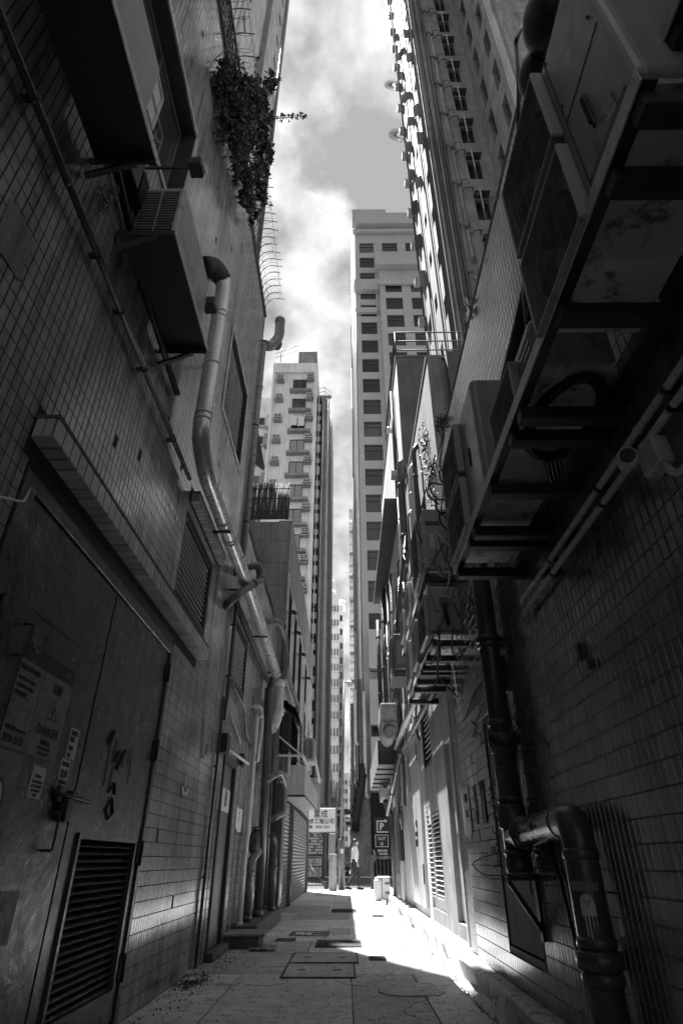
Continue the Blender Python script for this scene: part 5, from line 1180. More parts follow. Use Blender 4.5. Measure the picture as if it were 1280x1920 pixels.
for i in range(3, 88, 4): p = Vector(pts[i]); b.bar(p+Vector((-.015, 0, -.012)), p+Vector((.015, 0, .012)), .003, .003)
pts = [(xP-.1, 4.6, 1.0), (xP-.22, 4.7, .98), (xP-.30, 4.85, .93), (xP-.22, 4.8, .86), (xP-.05, 4.6, .87), (xP+.02, 4.4, .85)]
b.tube(bend(pts, .1, 4), .004, 5)
tag(b.build('barbed_wire', M_wire), 'rusty barbed wire tangled round the drop pipe', 'barbed wire')
b = MB()
for k in range(7):
    p = Vector((xP-.20, 4.75, .96)); d = Vector((random.uniform(-.05, .05), random.uniform(-.08, .08), random.uniform(-.06, .09))); b.add([p, p+d, p+d+Vector((.0, .035, .01)), p+Vector((0, .02, -.01))], [(0, 1, 2, 3)])
tag(b.build('plastic_scrap', M_paper), 'scraps of white plastic caught on the barbed wire loop', 'litter')

# ================================================================== RIGHT: racks and condensers
def rack(label, y0, y1, z, xo, bars, xi=XR, brace=True):
    t = thing('equipment_rack', label, 'rack', (xi, (y0+y1)/2, z))
    MB().box(xo, xo+.006, y0, y1, z-.005, z+.058).build('edge_angle', M_galv, t); MB().box(xo+.0065, xo+.05, y0, y1, z-.005, z+.001).build('edge_flange', M_rack, t)
    for y in bars:
        MB().box(xo+.01, xi-.002, y-.035, y+.035, z-.075, z-.0055).build('cross_bar', M_rack, t, bev=.004)
    MB().box(xi-.07, xi-.002, y0, y1, z-.0045, z+.05).build('wall_angle', M_rack, t)
    if brace:
        for y in (bars[0], bars[-1]): MB().bar((xo+.04, y, z-.08), (xi-.02, y, z-.42), .035, .035).build('brace', M_rack, t)
    return t
def condenser(label, y0, y1, z0, z1, x0, x1, fans, service=0., m=M_acD, cat='air conditioner', gm=None):
    """outdoor unit whose fan side faces the alley (-x); fans = list of (y0,y1,z0,z1) grille boxes"""
    t = thing('condenser_unit', label, cat, ((x0+x1)/2, (y0+y1)/2, z0))
    MB().box(x0, x1, y0, y1, z0+.03, z1).build('casing', m, t, bev=.035, seg=4)
    b = MB(); b.box(x0+.02, x1-.02, y0+.02, y1-.02, z0, z0+.029).build('base_plate', M_acU, t)
    b = MB()
    for k in range(3): b.box(x0+.08, x1-.12, y0+.08+k*(y1-y0-.2)/3, y0+.16+k*(y1-y0-.2)/3, z0-.006, z0-.0005)
    for k in range(3): b.cyl((x0+.2+.1*k, y0+.15+.2*k, z0-.006), (x0+.2+.1*k, y0+.15+.2*k, z0-.001), .014, 8)
    b.build('base_ribs', M_acU, t, kind='stuff')
    for (a, c, e, f) in fans:
        d = .05; b = MB()
        b.box(x0-d, x0-.001, a, a+.018, e, f).box(x0-d, x0-.001, c-.018, c, e, f).box(x0-d, x0-.001, a+.018, c-.018, e, e+.018).box(x0-d, x0-.001, a+.018, c-.018, f-.018, f)
        b.build('grille_frame', gm or m, t, bev=.006)
        MB().box(x0-.004, x0-.002, a+.018, c-.018, e+.018, f-.018).build('fan_shroud', M_acD, t); MB().cyl((x0-.009, (a+c)/2, (e+f)/2), (x0-.0045, (a+c)/2, (e+f)/2), min(c-a, f-e)/2-.035, 28).build('fan_opening', M_hole, t)
        b = MB(); yc, zc = (a+c)/2, (e+f)/2; rr = min(c-a, f-e)/2-.05
        for k in range(3):
            a0 = k*2.094; pts = [(x0-.012, yc+.03*math.cos(a0), zc+.03*math.sin(a0)), (x0-.02, yc+rr*math.cos(a0), zc+rr*math.sin(a0)), (x0-.010, yc+rr*math.cos(a0+.8), zc+rr*math.sin(a0+.8)), (x0-.008, yc+.05*math.cos(a0+.9), zc+.05*math.sin(a0+.9))]; b.quad(pts)
        b.build('fan_blade', M_dark, t)
        g = MB(); n = int((f-e)/.018)
        for k in range(n):
            z = e+.02+k*(f-e-.04)/n; g.box(x0-d+.004, x0-d+.0055, a+.018, c-.018, z, z+.003)
        nn = max(4, int((c-a)/.07))
        for k in range(1, nn): y = a+k*(c-a)/nn; g.box(x0-d+.0025, x0-d+.0037, y-.001, y+.001, e+.018, f-.018)
        g.build('grille_wires', M_grille, t, kind='stuff')
    return t
ZR = 2.76; XO = .80
rack('long galvanised angle rack carrying the big condensers over the right side, nearest the camera', .74, 3.90, ZR, XO, (.80, 1.0, 1.5, 2.08, 2.25, 2.72, 3.2, 3.35, 3.8), brace=False)
u1 = condenser('huge grey condenser with two stacked fan grilles, nearest on the right rack', .76, 1.70, ZR+.07, 3.80, XO+.03, XR-.06, [(1.13, 1.66, ZR+.01, 3.22), (1.13, 1.66, 3.28, 3.78)])
b = MB(); b.box(XO+.022, XO+.029, .97, .99, 3.02, 3.22).box(XO+.014, XO+.022, .972, .988, 3.04, 3.2, 1); b.build('handle_slot', [M_dark, M_hole], u1, bev=.003)
MB().box(XO+.0255, XO+.0285, .87, 1.02, 2.90, 3.0).build('data_plate', M_gpipe, u1)
for (y, z) in ((.82, 2.9), (.82, 3.4), (.82, 3.75), (1.09, 2.9), (1.09, 3.4), (1.09, 3.75)): MB().cyl((XO+.029, y, z), (XO+.024, y, z), .006, 8).build('screw', M_iron, u1)
MB().box(XO+.0275, XO+.0295, 1.10, 1.104, 2.86, 3.78).build('panel_seam', M_dark, u1); MB().box(XO+.0275, XO+.0295, .80, 1.10, 3.30, 3.304).build('panel_seam', M_dark, u1)
b = MB(); b.box(XO+.005, XO+.025, .80, 1.06, ZR+.062, ZR+.10); b.build('foot_rail', M_dark, u1)
u2 = condenser('small pale condenser between the two big ones on the right rack', 1.86, 2.55, ZR+.065, 3.14, XO+.06, XR-.08, [(2.08, 2.53, ZR+.06, 3.08)], m=M_ac)
for k in range(5): MB().box(XO+.054, XO+.0595, 1.9, 2.06, 2.88+.045*k, 2.90+.045*k).build('side_rib', M_ac, u2)
u3 = condenser('tall pale twin-fan condenser at the far end of the right rack', 2.84, 3.86, ZR+.065, 3.70, XO+.03, XR-.08, [(3.26, 3.84, ZR+.06, 3.20), (3.26, 3.84, 3.24, 3.66)], m=mat('pale grey condenser casing', .34, .36, .14, 2.5, .05, 40, streak=.25), gm=M_acD)
MB().box(XO+.022, XO+.029, 3.08, 3.10, 3.16, 3.30).build('handle_slot', M_hole, u3)
b = MB(); 
for k in range(3):
    b.tube([(1.08+.16*math.cos(a), 2.2+.30*math.sin(a)+.02*k, ZR+.03+.02*k) for a in [i*math.pi/8 for i in range(17)]], .022, 8, cap=False)
tag(b.build('hose_coil', M_cloth), 'black coiled hose lying on the right rack beneath the small condenser', 'hose')
t = thing('equipment_rack', 'end of a higher galvanised rack cutting the top right corner of the view', 'rack', (1.0, .5, 4))
q0 = PX(1240, 82, .95); b = MB(); b.box(.95, .956, -.6, q0.y, q0.z, q0.z+.07); b.build('edge_angle', M_galv, t)
MB().box(.957, XR-.01, -.6, q0.y+.002, q0.z+.001, q0.z+.012).build('tray_sheet', M_rack, t)
MB().box(.96, XR-.01, q0.y-.05, q0.y-.004, q0.z-.06, q0.z-.001).build('cross_bar', M_rack, t)
t2 = q0
pipe('wall_conduit', 'short bright conduit in the top right corner above the nearest condenser', [PX(1195, -30, 1.1), PX(1262, 45, 1.1)], .012, M_galv)
# lagged pipe bundle and hoses above
pipe('lagged_pipe', 'thick black lagged pipe running behind the condensers along the right wall', [(XR-.07, 1.8, 4.35), (XR-.07, 2.7, 4.1), (XR-.08, 3.4, 3.95), (XR-.08, 4.3, 3.85)], .07, M_cloth, rb=.3, n=14)
pipe('lagged_pipe', 'thin grey hose looped out of the black lagged pipe', [(XR-.12, 2.15, 4.28), (XR-.2, 2.35, 3.95), (XR-.16, 2.5, 3.75), (XR-.12, 2.75, 3.6)], .014, M_gpipe, rb=.2)
# satellite dishes / bent mast over the right coping
for i, (x_, y_, s_) in enumerate(((1022, 35, .20), (1000, 140, .15))):
    q = PX(x_, y_, XR-.02)
    t = thing('roof_ventilator', ['black domed exhaust cap on the top edge of the right wall, larger and nearer', 'black domed exhaust cap on the top edge of the right wall, smaller one behind'][i], 'exhaust cap', q, 'exhaust caps on the right wall top')
    n_ = 8; MB().tube([(XR-.005-.75*s_*math.sin(math.pi/2*k/n_), q.y, q.z) for k in range(n_+1)], [max(.006, s_*math.cos(math.pi/2*k/n_)) for k in range(n_+1)], 24).build('dome', M_dark, t)
    MB().tube([(XR-.001, q.y, q.z), (XR-.02, q.y, q.z)], s_*1.05, 24).build('rim', M_gpipe, t)
pipe('gooseneck_pipe', 'thin black gooseneck pipe curving up over the right coping', [PX(972, 238, XR), PX(972, 140, XR+.0), PX(966, 75, XR+.02), PX(978, 48, XR+.0), PX(992, 42, XR-.02)], .018, M_bpipe, rb=.25)
b = MB(); 
for k in range(18):
    y = random.uniform(2.6, 4.2); p = Vector((XR-.01+random.uniform(-.05, .03), y, R1Z+.02)); d = Vector((random.uniform(-.04, .03), random.uniform(-.06, .06), random.uniform(.01, .07))); e = Vector((random.uniform(-.05, .05), .08, random.uniform(-.03, .08))); b.add([p, p+d, p+d+e, p+e], [(0, 1, 2, 3)])
tag(b.build('plastic_sheet', M_pvc, kind='stuff'), 'crumpled translucent plastic sheeting caught on the right coping', 'plastic sheet')
leaf_mass('weed_clump', 'small bright weed tuft growing from the right coping beside the grey block', [((XR-.04, 5.9, R1Z+.05), (.07, .18, .10), 1)], 160, .02, .045, (XR, 5.9, R1Z), stems=4)
leaf_mass('weed_clump', 'straggly weeds on the right coping at the far corner', [((XR-.02, 6.9, R1Z+.05), (.08, .2, .16), 1), ((XR-.05, 7.1, R1Z-.3), (.06, .12, .2), .6)], 260, .02, .05, (XR, 6.9, R1Z), stems=5)
leaf_mass('shrub', 'wispy shrub growing in the gap behind the tall pale condenser', [((1.55, 8.0, 7.0), (.22, .3, .5), 1)], 900, .03, .06, (1.6, 8.1, 6.2), stems=9)
# cable festoons at the far end of the rack
b = MB()
for (x_, y_) in ((835, 850), (822, 880), (805, 905), (815, 935), (838, 925), (822, 960)):
    q = PX(x_, y_, 1.05); b.tube(bend([q+Vector((.25, .1, .02)), q, q+Vector((.01, .02, -.14)), q+Vector((.08, .05, -.2))], .05, 3), .010, 6)
for k in range(5):
    p0 = Vector((XR-.06-.3*random.random(), 4.3+1.8*random.random(), 3.9+1.5*random.random())); p1 = p0+Vector((random.uniform(-.1, .1), random.uniform(-.3, .6), random.uniform(-.9, -.3))); b.tube(bend([p0, (p0+p1)/2+Vector((-.12, 0, -.2)), p1], .3, 4), .008, 5)
tag(b.build('cable_tangle', M_cloth, kind='stuff'), 'tangle of black cables and bent pipe ends beyond the big rack', 'cables')
b = MB()
for k in range(26):
    p0 = Vector((XR-.05-.4*random.random(), 4.6+1.6*random.random(), 2.5+1.3*random.random())); p1 = p0+Vector((random.uniform(-.2, .2), random.uniform(-.5, .5), random.uniform(-.5, .3))); b.tube(bend([p0, (p0+p1)/2+Vector((random.uniform(-.1, .1), 0, -.2)), p1], .3, 4), random.choice([.006, .009, .013]), 5)
tag(b.build('cable_tangle', M_gpipe, kind='stuff'), 'dark nest of cables between the big rack and the lower rack', 'cables')

# rack B (upper) and C (lower)
rack('middle rack on the right, above the lower one, carrying the boxy white unit', 6.30, 9.5, 3.88, .95, (6.35, 7.0, 7.6, 8.2, 8.9, 9.4), xi=1.40, brace=False)
ub = condenser('boxy white condenser standing face-on at the near end of the middle rack', 6.4, 7.3, 3.95, 4.86, .97, 1.34, [(6.55, 7.2, 4.02, 4.78)], m=M_ac)
MB().box(1.03, 1.20, 6.388, 6.399, 4.60, 4.66).build('label_strip', M_frame, ub); MB().box(1.06, 1.11, 6.388, 6.399, 4.28, 4.48).build('label_plate', M_paper, ub); MB().box(1.02, 1.24, 6.392, 6.3985, 4.12, 4.72).build('service_cover', M_ac, ub)
condenser('thin slanted pale condenser beyond the boxy unit on the middle rack', 7.7, 8.5, 3.95, 4.5, .97, 1.3, [(7.8, 8.4, 4.0, 4.45)], m=M_ac)
condenser('grey condenser last on the middle rack', 8.7, 9.4, 3.95, 4.45, .97, 1.3, [(8.8, 9.3, 4.0, 4.4)], m=M_acD)
rack('lowest rack on the right, over the concrete doorway', 6.15, 9.0, 3.03, .95, (6.2, 6.75, 7.15, 7.35, 7.8, 8.2, 8.9), xi=1.40, brace=False)
uc = condenser('white condenser with a switch box and cables at the near end of the lowest rack', 6.2, 7.0, 3.10, 3.68, .96, 1.32, [(6.3, 6.95, 3.12, 3.62)], m=M_ac)
MB().box(1.08, 1.17, 6.15, 6.199, 3.45, 3.52).build('switch_box', M_conc, uc); MB().tube(bend([(1.12, 6.15, 3.45), (1.12, 6.12, 3.35), (1.16, 6.17, 3.2)], .05), .02, 8).build('hose', M_cloth, uc)
condenser('narrow pale condenser in the middle of the lowest rack', 7.3, 7.9, 3.10, 3.75, .97, 1.3, [(7.35, 7.85, 3.14, 3.7)], m=M_ac)
condenser('rounded pale condenser at the far end of the lowest rack', 8.1, 8.85, 3.10, 3.75, .97, 1.3, [(8.2, 8.8, 3.14, 3.7)], m=M_ac)
for (a, c, l) in (((.98, 6.3, 3.9), (1.38, 6.3, 4.55), 'diagonal steel strut in front of the boxy white unit'), ((1.0, 6.1, 3.05), (1.38, 6.1, 3.9), 'diagonal steel strut in front of the lowest rack unit')):
    tag(MB().bar(a, c, .05, .01).build('strut', M_rack), l, 'strut')

# ================================================================== RIGHT: concrete building beyond
X2 = 1.42
CB = thing('concrete_building', 'stained concrete building with louvred metal doors beyond the tiled one on the right', 'building', (X2, 10, 0))
h2 = [(8.6, 9.1, 4.6, 6.6), (10.0, 10.6, 4.4, 6.8), (7.98, 8.95, .28, 2.40), (10.3, 11.35, 2.35, 3.55), (9.9, 12.3, .30, 1.62), (12.6, 15.4, .2, 3.4)]
b = MB(); wall_open(b, X2, X2+.25, R1Y+.02, 11.4, 0, 8.35, h2); b.box(X2+.251, 9, R1Y+.02, 11.4, 0, 8.3)
b.build('wall', M_conc, CB)
for h in h2[:2]: MB().box(X2+.1, X2+.12, *h).build('window', M_glass, CB)
MB().box(X2+.01, 9, 8.255, 8.30, 6.0, 8.36).build('end_face', M_wallDk, CB) if 0 else None
b = MB(); b.box(X2-.02, 9, R1Y+.01, 11.38, 8.351, 8.42); b.build('coping', M_conc, CB, bev=.01)
MB().box(1.72, 9, 7.0, R1Y+.015, 5.0, 8.35).build('shaded_end_wall', M_wallDk, CB)  # near end coloured dark to stand in for its shade
MB().box(X2-.10, X2-.001, 7.72, 7.80, .15, 2.75).build('white_edge_strip', M_canopy, CB, bev=.01)
MB().box(X2-.09, X2-.001, 7.25, 7.68, .12, 2.9).build('drain_channel', M_gpipe, CB, bev=.02)
MB().box(X2-.06, X2-.001, R1Y+.021, 7.24, 0, 2.6).build('concrete_stub', M_concD, CB, bev=.02)
MB().box(X2+.06, X2+.10, 8.0, 8.93, .3, 2.38).build('door', M_wallG, CB, bev=.004)
MB().box(X2+.03, X2+.058, 8.1, 8.85, 1.22, 1.25).build('door_seam', M_dark, CB)
louvre(CB, X2, -1, *h2[3], 12, M_slatm, M_dark, .1, tilt=12, sw=.015, th=.008)
louvre(CB, X2, -1, 9.95, 10.85, .45, 1.60, 17, M_canopy, M_canopy, .04)
louvre(CB, X2, -1, 10.95, 11.65, .45, 1.85, 19, M_canopy, M_canopy, .04)
MB().box(X2+.03, X2+.2, 9.9, 12.3, .30, .44).build('door_panel', M_canopy, CB)
WR = thing('white_walled_building', 'taller white-rendered building with pipes and railing beyond the concrete one on the right', 'building', (X2, 15, 0))
b = MB(); wall_open(b, X2, X2+.25, 11.42, 19.0, 0, 12.75, [(15.4, 16.3, 5, 6.8), (17.6, 18.6, 5, 6.8), (13.6, 14.3, 5.2, 6.6)]); b.box(X2+.251, 9, 11.42, 18.98, 0, 12.7)
b.build('wall', M_wallW, WR)
MB().box(X2+.004, 9, 11.395, 11.418, 8.43, 12.74).build('end_face', M_wallDk, WR)  # dark sheet paints the shade on the near end of the pale wall
MB().box(X2-.03, 9, 11.38, 19.02, 12.751, 12.83).build('coping', M_wallDk, WR)
for h in ((15.4, 16.3, 5, 6.8), (17.6, 18.6, 5, 6.8), (13.6, 14.3, 5.2, 6.6)): MB().box(X2+.1, X2+.12, *h).build('window', M_glass, WR)
t = thing('roof_railing', 'thin steel railing round the roof of the white-rendered right building', 'railing', (X2, 11.5, 12.83))
b = MB()
for z in (13.15, 13.5, 13.85):
    b.tube([(X2+.02, 11.5, z), (4.2, 11.5, z)], .02, 6); b.tube([(X2+.02, 11.5, z), (X2+.02, 16, z)], .02, 6)
b.build('rail', M_iron, t)
for x in (X2+.02, 2.35, 3.2, 4.1): MB().cyl((x, 11.5, 12.83), (x, 11.5, 13.85), .022, 6).build('post', M_iron, t)
# apex wall (taller render wall plane on the near block)
# doors / panels on the right
b = MB(); dw = thing('metal_door', 'tall white painted steel door with a padlock beyond the right louvres', 'door', (X2, 13.5, .2))
for (y0, y1) in ((11.9, 12.7), (12.75, 14.2)): MB().box(X2-.05, X2-.001, y0, y1, .25, 3.3).build('leaf', M_canopy, dw, bev=.008)
b = MB(); b.box(X2-.075, X2-.051, 12.62, 12.82, 1.35, 1.43).box(X2-.08, X2-.051, 12.68, 12.78, 1.18, 1.30).box(X2-.075, X2-.051, 12.6, 12.68, 1.5, 1.62); b.build('padlock', M_dark, dw)
for z in (.6, 2.6): MB().box(X2-.065, X2-.051, 11.9, 11.98, z, z+.3).build('hinge', M_dark, dw)
MB().box(X2-.0535, X2-.0515, 13.0, 13.4, 1.6, 1.95).build('paper_notice', M_paper, dw); MB().box(X2-.0535, X2-.0515, 13.45, 13.75, 2.2, 2.9).build('paper_notice', M_paperG, dw)
o = pnotice('wall_notice', 'tall white paper strip on the concrete pier between the louvred doors and the doorway', 803, 1520, 808, 1545, X2, .003, [('訊', .5, .06)], side=-1)
t = thing('meter_cupboard', 'dark metal cupboard with a pale label on the right wall near the jerrycan', 'cupboard', (X2, 18.2, .9))
MB().box(X2-.09, X2-.002, 16.2, 17.2, .95, 2.0).build('cupboard_body', M_dark, t, bev=.01); MB().box(X2-.085, X2-.02, 16.185, 16.199, 1.72, 1.85).build('label_plate', M_paper, t); MB().tube([(X2-.05, 16.2, 1.9), (X2-.05, 16.1, 1.95), (X2-.05, 16.1, 1.6)], .02, 8).build('hose', M_conc, t)
t = thing('wall_panel', 'grey painted steel shed wall standing out behind the cupboard', 'panel', (X2, 19, 0))
MB().box(X2-.06, X2-.003, 17.3, 18.95, .02, 3.6).build('panel_sheet', M_gpipe, t, bev=.01); MB().box(X2-.05, X2-.004, 16.2, 17.2, .05, .94).build('lower_panel', M_canopy, t)
# jerrycan
jc = PZ(728, 1684, 0)
t = thing('jerrycan', 'white plastic jerrycan with a chipped lid standing on the sunlit paving by the right kerb', 'jerrycan', (.98, 19.6, 0))
MB().box(.80, 1.02, 19.42, 19.78, -.004, .50).build('can_body', M_plast, t, bev=.05, seg=3)
MB().box(1.03, 1.24, 19.42, 19.78, -.004, .52).build('crate_body', M_plast, t, bev=.02, seg=2)
MB().box(.90, 1.25, 19.40, 19.80, .525, .57).build('lid', M_plast, t, bev=.015)
MB().cyl((.87, 19.6, .50), (.87, 19.6, .545), .04, 14).build('cap', M_plast, t)
for z in (.16, .38): MB().box(1.10, 1.23, 19.412, 19.4195, z, z+.05).build('tape', M_gpipe, t)

# right-hand pipes of the far buildings
def rp(label, x, y, z0, z1, r, m, colz=(), cat='pipe', extra=None, name='drain_pipe'):
    pts = [(x, y, z0), (x, y, z1)]
    if extra: pts += extra
    return pipe(name, label, pts, r, m, rb=.12, collars=[((x, y, z), (0, 0, 1)) for z in colz], n=10)
pipe('drain_pipe', 'fat dark pipe stepping sideways down the front of the white-rendered right building', [(X2+.12, 11.0, 8.6), (X2-.12, 10.9, 8.9), (X2-.14, 10.9, 8.6), (X2-.14, 10.9, 6.4), (X2-.14, 13.0, 5.9), (X2-.14, 14.3, 5.2), (X2-.14, 14.4, 2.0)], .085, M_bpipe, rb=.25, collars=[((X2-.14, 10.9, 8.2), (0, 0, 1)), ((X2-.14, 10.9, 6.9), (0, 0, 1)), ((X2-.14, 14.4, 4.2), (0, 0, 1))], n=14)
for i, (x, y, z0, z1, r, m, l) in enumerate((
    (X2-.06, 9.9, 3.9, 7.6, .035, M_pvc, 'slim white pipe beside the stepping dark pipe'), (X2-.08, 11.9, 4.0, 8.9, .05, M_bpipe, 'black pipe right of the white-rendered corner'),
    (X2-.05, 12.6, 3.4, 9.3, .03, M_gpipe, 'thin grey riser on the white-rendered wall'), (X2-.10, 15.2, 2.2, 8.0, .07, M_bpipe, 'black riser halfway along the white-rendered wall'),
    (X2-.10, 16.6, 2.0, 8.3, .06, M_gpipe, 'grey riser halfway along the white-rendered wall'), (X2-.16, 18.0, 3.6, 8.6, .09, M_bpipe, 'fat black riser under the dark canopy'),
    (X2-.08, 17.6, 2.2, 7.4, .045, M_pvc, 'white riser between the two black ones'), (X2-.10, 18.3, 3.7, 9, .07, M_gpipe, 'grey riser near the street corner'), (X2-.08, 18.9, 3.7, 9.5, .07, M_bpipe, 'black riser closest to the street corner'),
    (X2-.30, 18.9, 4.9, 8.0, .07, M_gpipe, 'free-standing grey flue with a white collar in front of the far wall'))):
    rp(l, x, y, z0, z1, r, m, [z0+(z1-z0)*q for q in (.2, .5, .8)])
for i, (a, c, r, m, l) in enumerate((((1.28, 8.3, 3.52), (1.28, 15.5, 3.5), .05, M_gpipe, 'long grey pipe running along above the right doorway, upper of three'), ((1.20, 8.6, 3.30), (1.20, 14.8, 3.25), .04, M_pvc, 'long pale pipe running along above the right doorway, middle of three'), ((1.26, 8.2, 3.05), (1.26, 13.8, 3.0), .05, M_gpipe, 'long grey pipe running along above the right doorway, lowest of three'), ((1.22, 12.5, 5.4), (1.22, 16.5, 4.2), .07, M_bpipe, 'dark pipe slanting down across the white-rendered wall'), ((1.2, 13.5, 3.0), (1.2, 18.6, 2.1), .07, M_bpipe, 'dark pipe slanting down behind the round fan housing'))):
    pipe('service_pipe', l, [a, c], r, m, collars=[(Vector(a).lerp(Vector(c), q), Vector(c)-Vector(a)) for q in (.25, .6)])
b = MB()
for k in range(60):
    y = random.uniform(9.5, 20); z = random.uniform(3.4, 7.5); p0 = Vector((X2-.03-.12*random.random(), y, z)); p1 = p0+Vector((random.uniform(-.08, .03), random.uniform(-.8, .8), random.uniform(-1.2, .2)))
    b.tube(bend([p0, (p0+p1)/2+Vector((-.05, 0, -.25)), p1], .3, 3), random.choice([.010, .016, .022]), 5)
tag(b.build('cable_tangle', M_bpipe, kind='stuff'), 'loose black cables and thin pipes strewn over the far right walls', 'cables')
for i, (y, z, s_, l) in enumerate(((12.2, 9.4, .12, 'small floodlight sticking out near the white-rendered corner'), (11.2, 4.6, .18, 'small grey box beside the slanting dark pipe'))):
    tag(MB().box(X2-.22, X2-.001, y, y+s_*2, z, z+s_*1.3).build('wall_box', M_wallG, bev=.01), l, 'wall box')
rnd = random.Random(5)
for k, y in enumerate((8.9, 9.5, 10.4, 11.6, 12.2, 13.1, 13.9, 14.7, 15.7, 16.2, 17.0, 17.5)):
    z0 = rnd.uniform(3.3, 4.4); z1 = rnd.uniform(6.2, 8.2); r = rnd.choice([.025, .035, .05])
    lab = ['black', 'pale', 'grey'][k % 3]+' branch pipe elbowed into the far right wall, '+['first', 'second', 'third', 'fourth', 'fifth', 'sixth', 'seventh', 'eighth', 'ninth', 'tenth', 'eleventh', 'twelfth'][k]+' one counting away from the camera'
    pipe('branch_pipe', lab, [(X2-.10, y, z0), (X2-.10, y, z1), (X2-.01, y+.02, z1+.14)], r, [M_bpipe, M_pvc, M_gpipe][k % 3], rb=.08, collars=[((X2-.1, y, z0+.5), (0, 0, 1)), ((X2-.1, y, z1-.6), (0, 0, 1))], clips=[(X2-.1, y, (z0+z1)/2)], wall=X2, n=9)
# dark overhanging canopy
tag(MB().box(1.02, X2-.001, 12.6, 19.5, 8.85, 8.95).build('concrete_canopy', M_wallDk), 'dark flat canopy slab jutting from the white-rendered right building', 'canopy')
# roof edge details
tag(MB().tube([(X2-.05, 12.6, 8.97), (X2-.06, 12.6, 12.6)], .05, 8).build('drain_pipe', M_bpipe), 'black downpipe just under the railing of the white-rendered building', 'pipe')
t = thing('floodlight', 'round white floodlight on the edge of the white-rendered building', 'lamp', (X2-.1, 12.8, 11.3)); MB().tube([(X2-.05, 12.8, 11.3), (X2-.16, 12.8, 11.35), (X2-.22, 12.8, 11.35)], [.04, .10, .10], 12).build('lamp_head', M_pvc, t); MB().bar((X2, 12.8, 11.3), (X2-.05, 12.8, 11.3), .03, .03).build('arm', M_dark, t)
# switch-unit, fan housing, stacked louvre boxes
uu = condenser('small grey unit on a bracket shelf, seen end-on above the round fan housing', 10.9, 11.6, 4.05, 4.75, .93, 1.25, [(11.0, 11.5, 4.1, 4.7)], m=M_gpipe)
MB().box(.90, 1.30, 10.85, 11.7, 3.9, 3.98).build('shelf', M_iron, uu); MB().box(.98, 1.16, 10.885, 10.899, 4.15, 4.6).build('service_cover', M_conc, uu)
t = thing('fan_housing', 'pale rounded snail-shaped fan housing on the right wall', 'fan', (1.0, 14, 3.6))
b = MB(); pts = [(1.34*0+.98+.30*math.sin(a), 0, 3.72+.42*math.cos(a)) for a in [0]]
prof_ = [(x, z) for x, z in ((.82, 4.14), (1.20, 4.14), (1.22, 3.9), (1.22, 3.55), (1.12, 3.34), (.98, 3.28), (.86, 3.4), (.80, 3.7))]
vs = [(x, 14.0, z) for x, z in prof_]+[(x, 14.9, z) for x, z in prof_]; nn = len(prof_)
b.add(vs, [tuple(range(nn)), tuple(range(2*nn-1, nn-1, -1))]+[(i, i+nn, (i+1) % nn+nn, (i+1) % nn) for i in range(nn)]).build('housing', M_ac, t, bev=.04, seg=2)
MB().box(.83, 1.21, 13.98, 13.999, 3.70, 3.73).build('seam', M_conc, t); MB().tube([(1.02, 13.99, 3.5), (1.02, 13.93, 3.48)], [.15, .13], 18).build('motor_cover', M_gpipe, t)
for i in range(6):
    t = thing('louvre_box', ['topmost', 'second', 'third', 'fourth', 'fifth', 'lowest'][i]+' white-edged box in the stepped stack of louvre boxes below the fan housing', 'duct box', (1, 15.6, 3.3)); y = 15.2+i*.86; z = 3.45-.0*i
    MB().box(.80, 1.26, y, y+.70, 2.95-.02*i, 3.50-.02*i).build('box_body', M_dark, t); MB().box(.785, .799, y, y+.66, 2.95-.02*i, 3.52-.02*i).build('edge_plate', M_canopy, t)
pipe('exhaust_duct', 'short shiny horizontal duct drum under the louvre boxes by the street', [(1.0, 18.8, 2.62), (1.40, 18.8, 2.62)], .22, M_galv, n=20, cat='duct')
pipe('drain_pipe', 'dark elbowed pipe ending above the street corner', [(1.16, 18.7, 3.3), (1.16, 18.7, 2.3), (1.32, 18.85, 2.1), (1.36, 18.9, 0)], .07, M_bpipe, rb=.25, collars=[((1.16, 18.7, 2.4), (0, 0, 1))])
# spiral black flex & left edge pipes across the street
pipe('flexible_duct', 'black ribbed flexible duct curling down across the street', [(1.3, 49.0, 7.4), (1.3, 48.8, 6.2), (.9, 48.6, 4.4), (.7, 48.6, 2.8)], .28, M_cloth, rb=1.0, collars=[((1.3-.12*k, 48.85-.03*k, 6.6-.55*k), (-.3, 0, -1)) for k in range(6)], n=14, cat='duct')
for i, (x, m, z0, z1) in enumerate(((1.55, M_pvc, 5.2, 13), (1.2, M_gpipe, 7.5, 14), (.8, M_pvc, 9, 13), (.55, M_gpipe, 3, 12))):
    pipe('drain_pipe', ['white drop pipe with an elbow beside the parking entrance', 'grey drop pipe above the ribbed duct', 'white pipe left of the grey one above the ribbed duct', 'grey pipe at the lane corner across the street'][i], [(x, 48.9, z1), (x, 48.9, z0), (x+.25, 48.9, z0-.2)], .13, m, rb=.2, collars=[((x, 48.9, z), (0, 0, 1)) for z in (z0+2, z0+4)])
tag(MB().box(.35, 1.9, 49.0, 49.9, 0, 6.0).build('corner_pier', M_conc, bev=.03), 'concrete corner pier left of the parking signs across the street', 'pier')

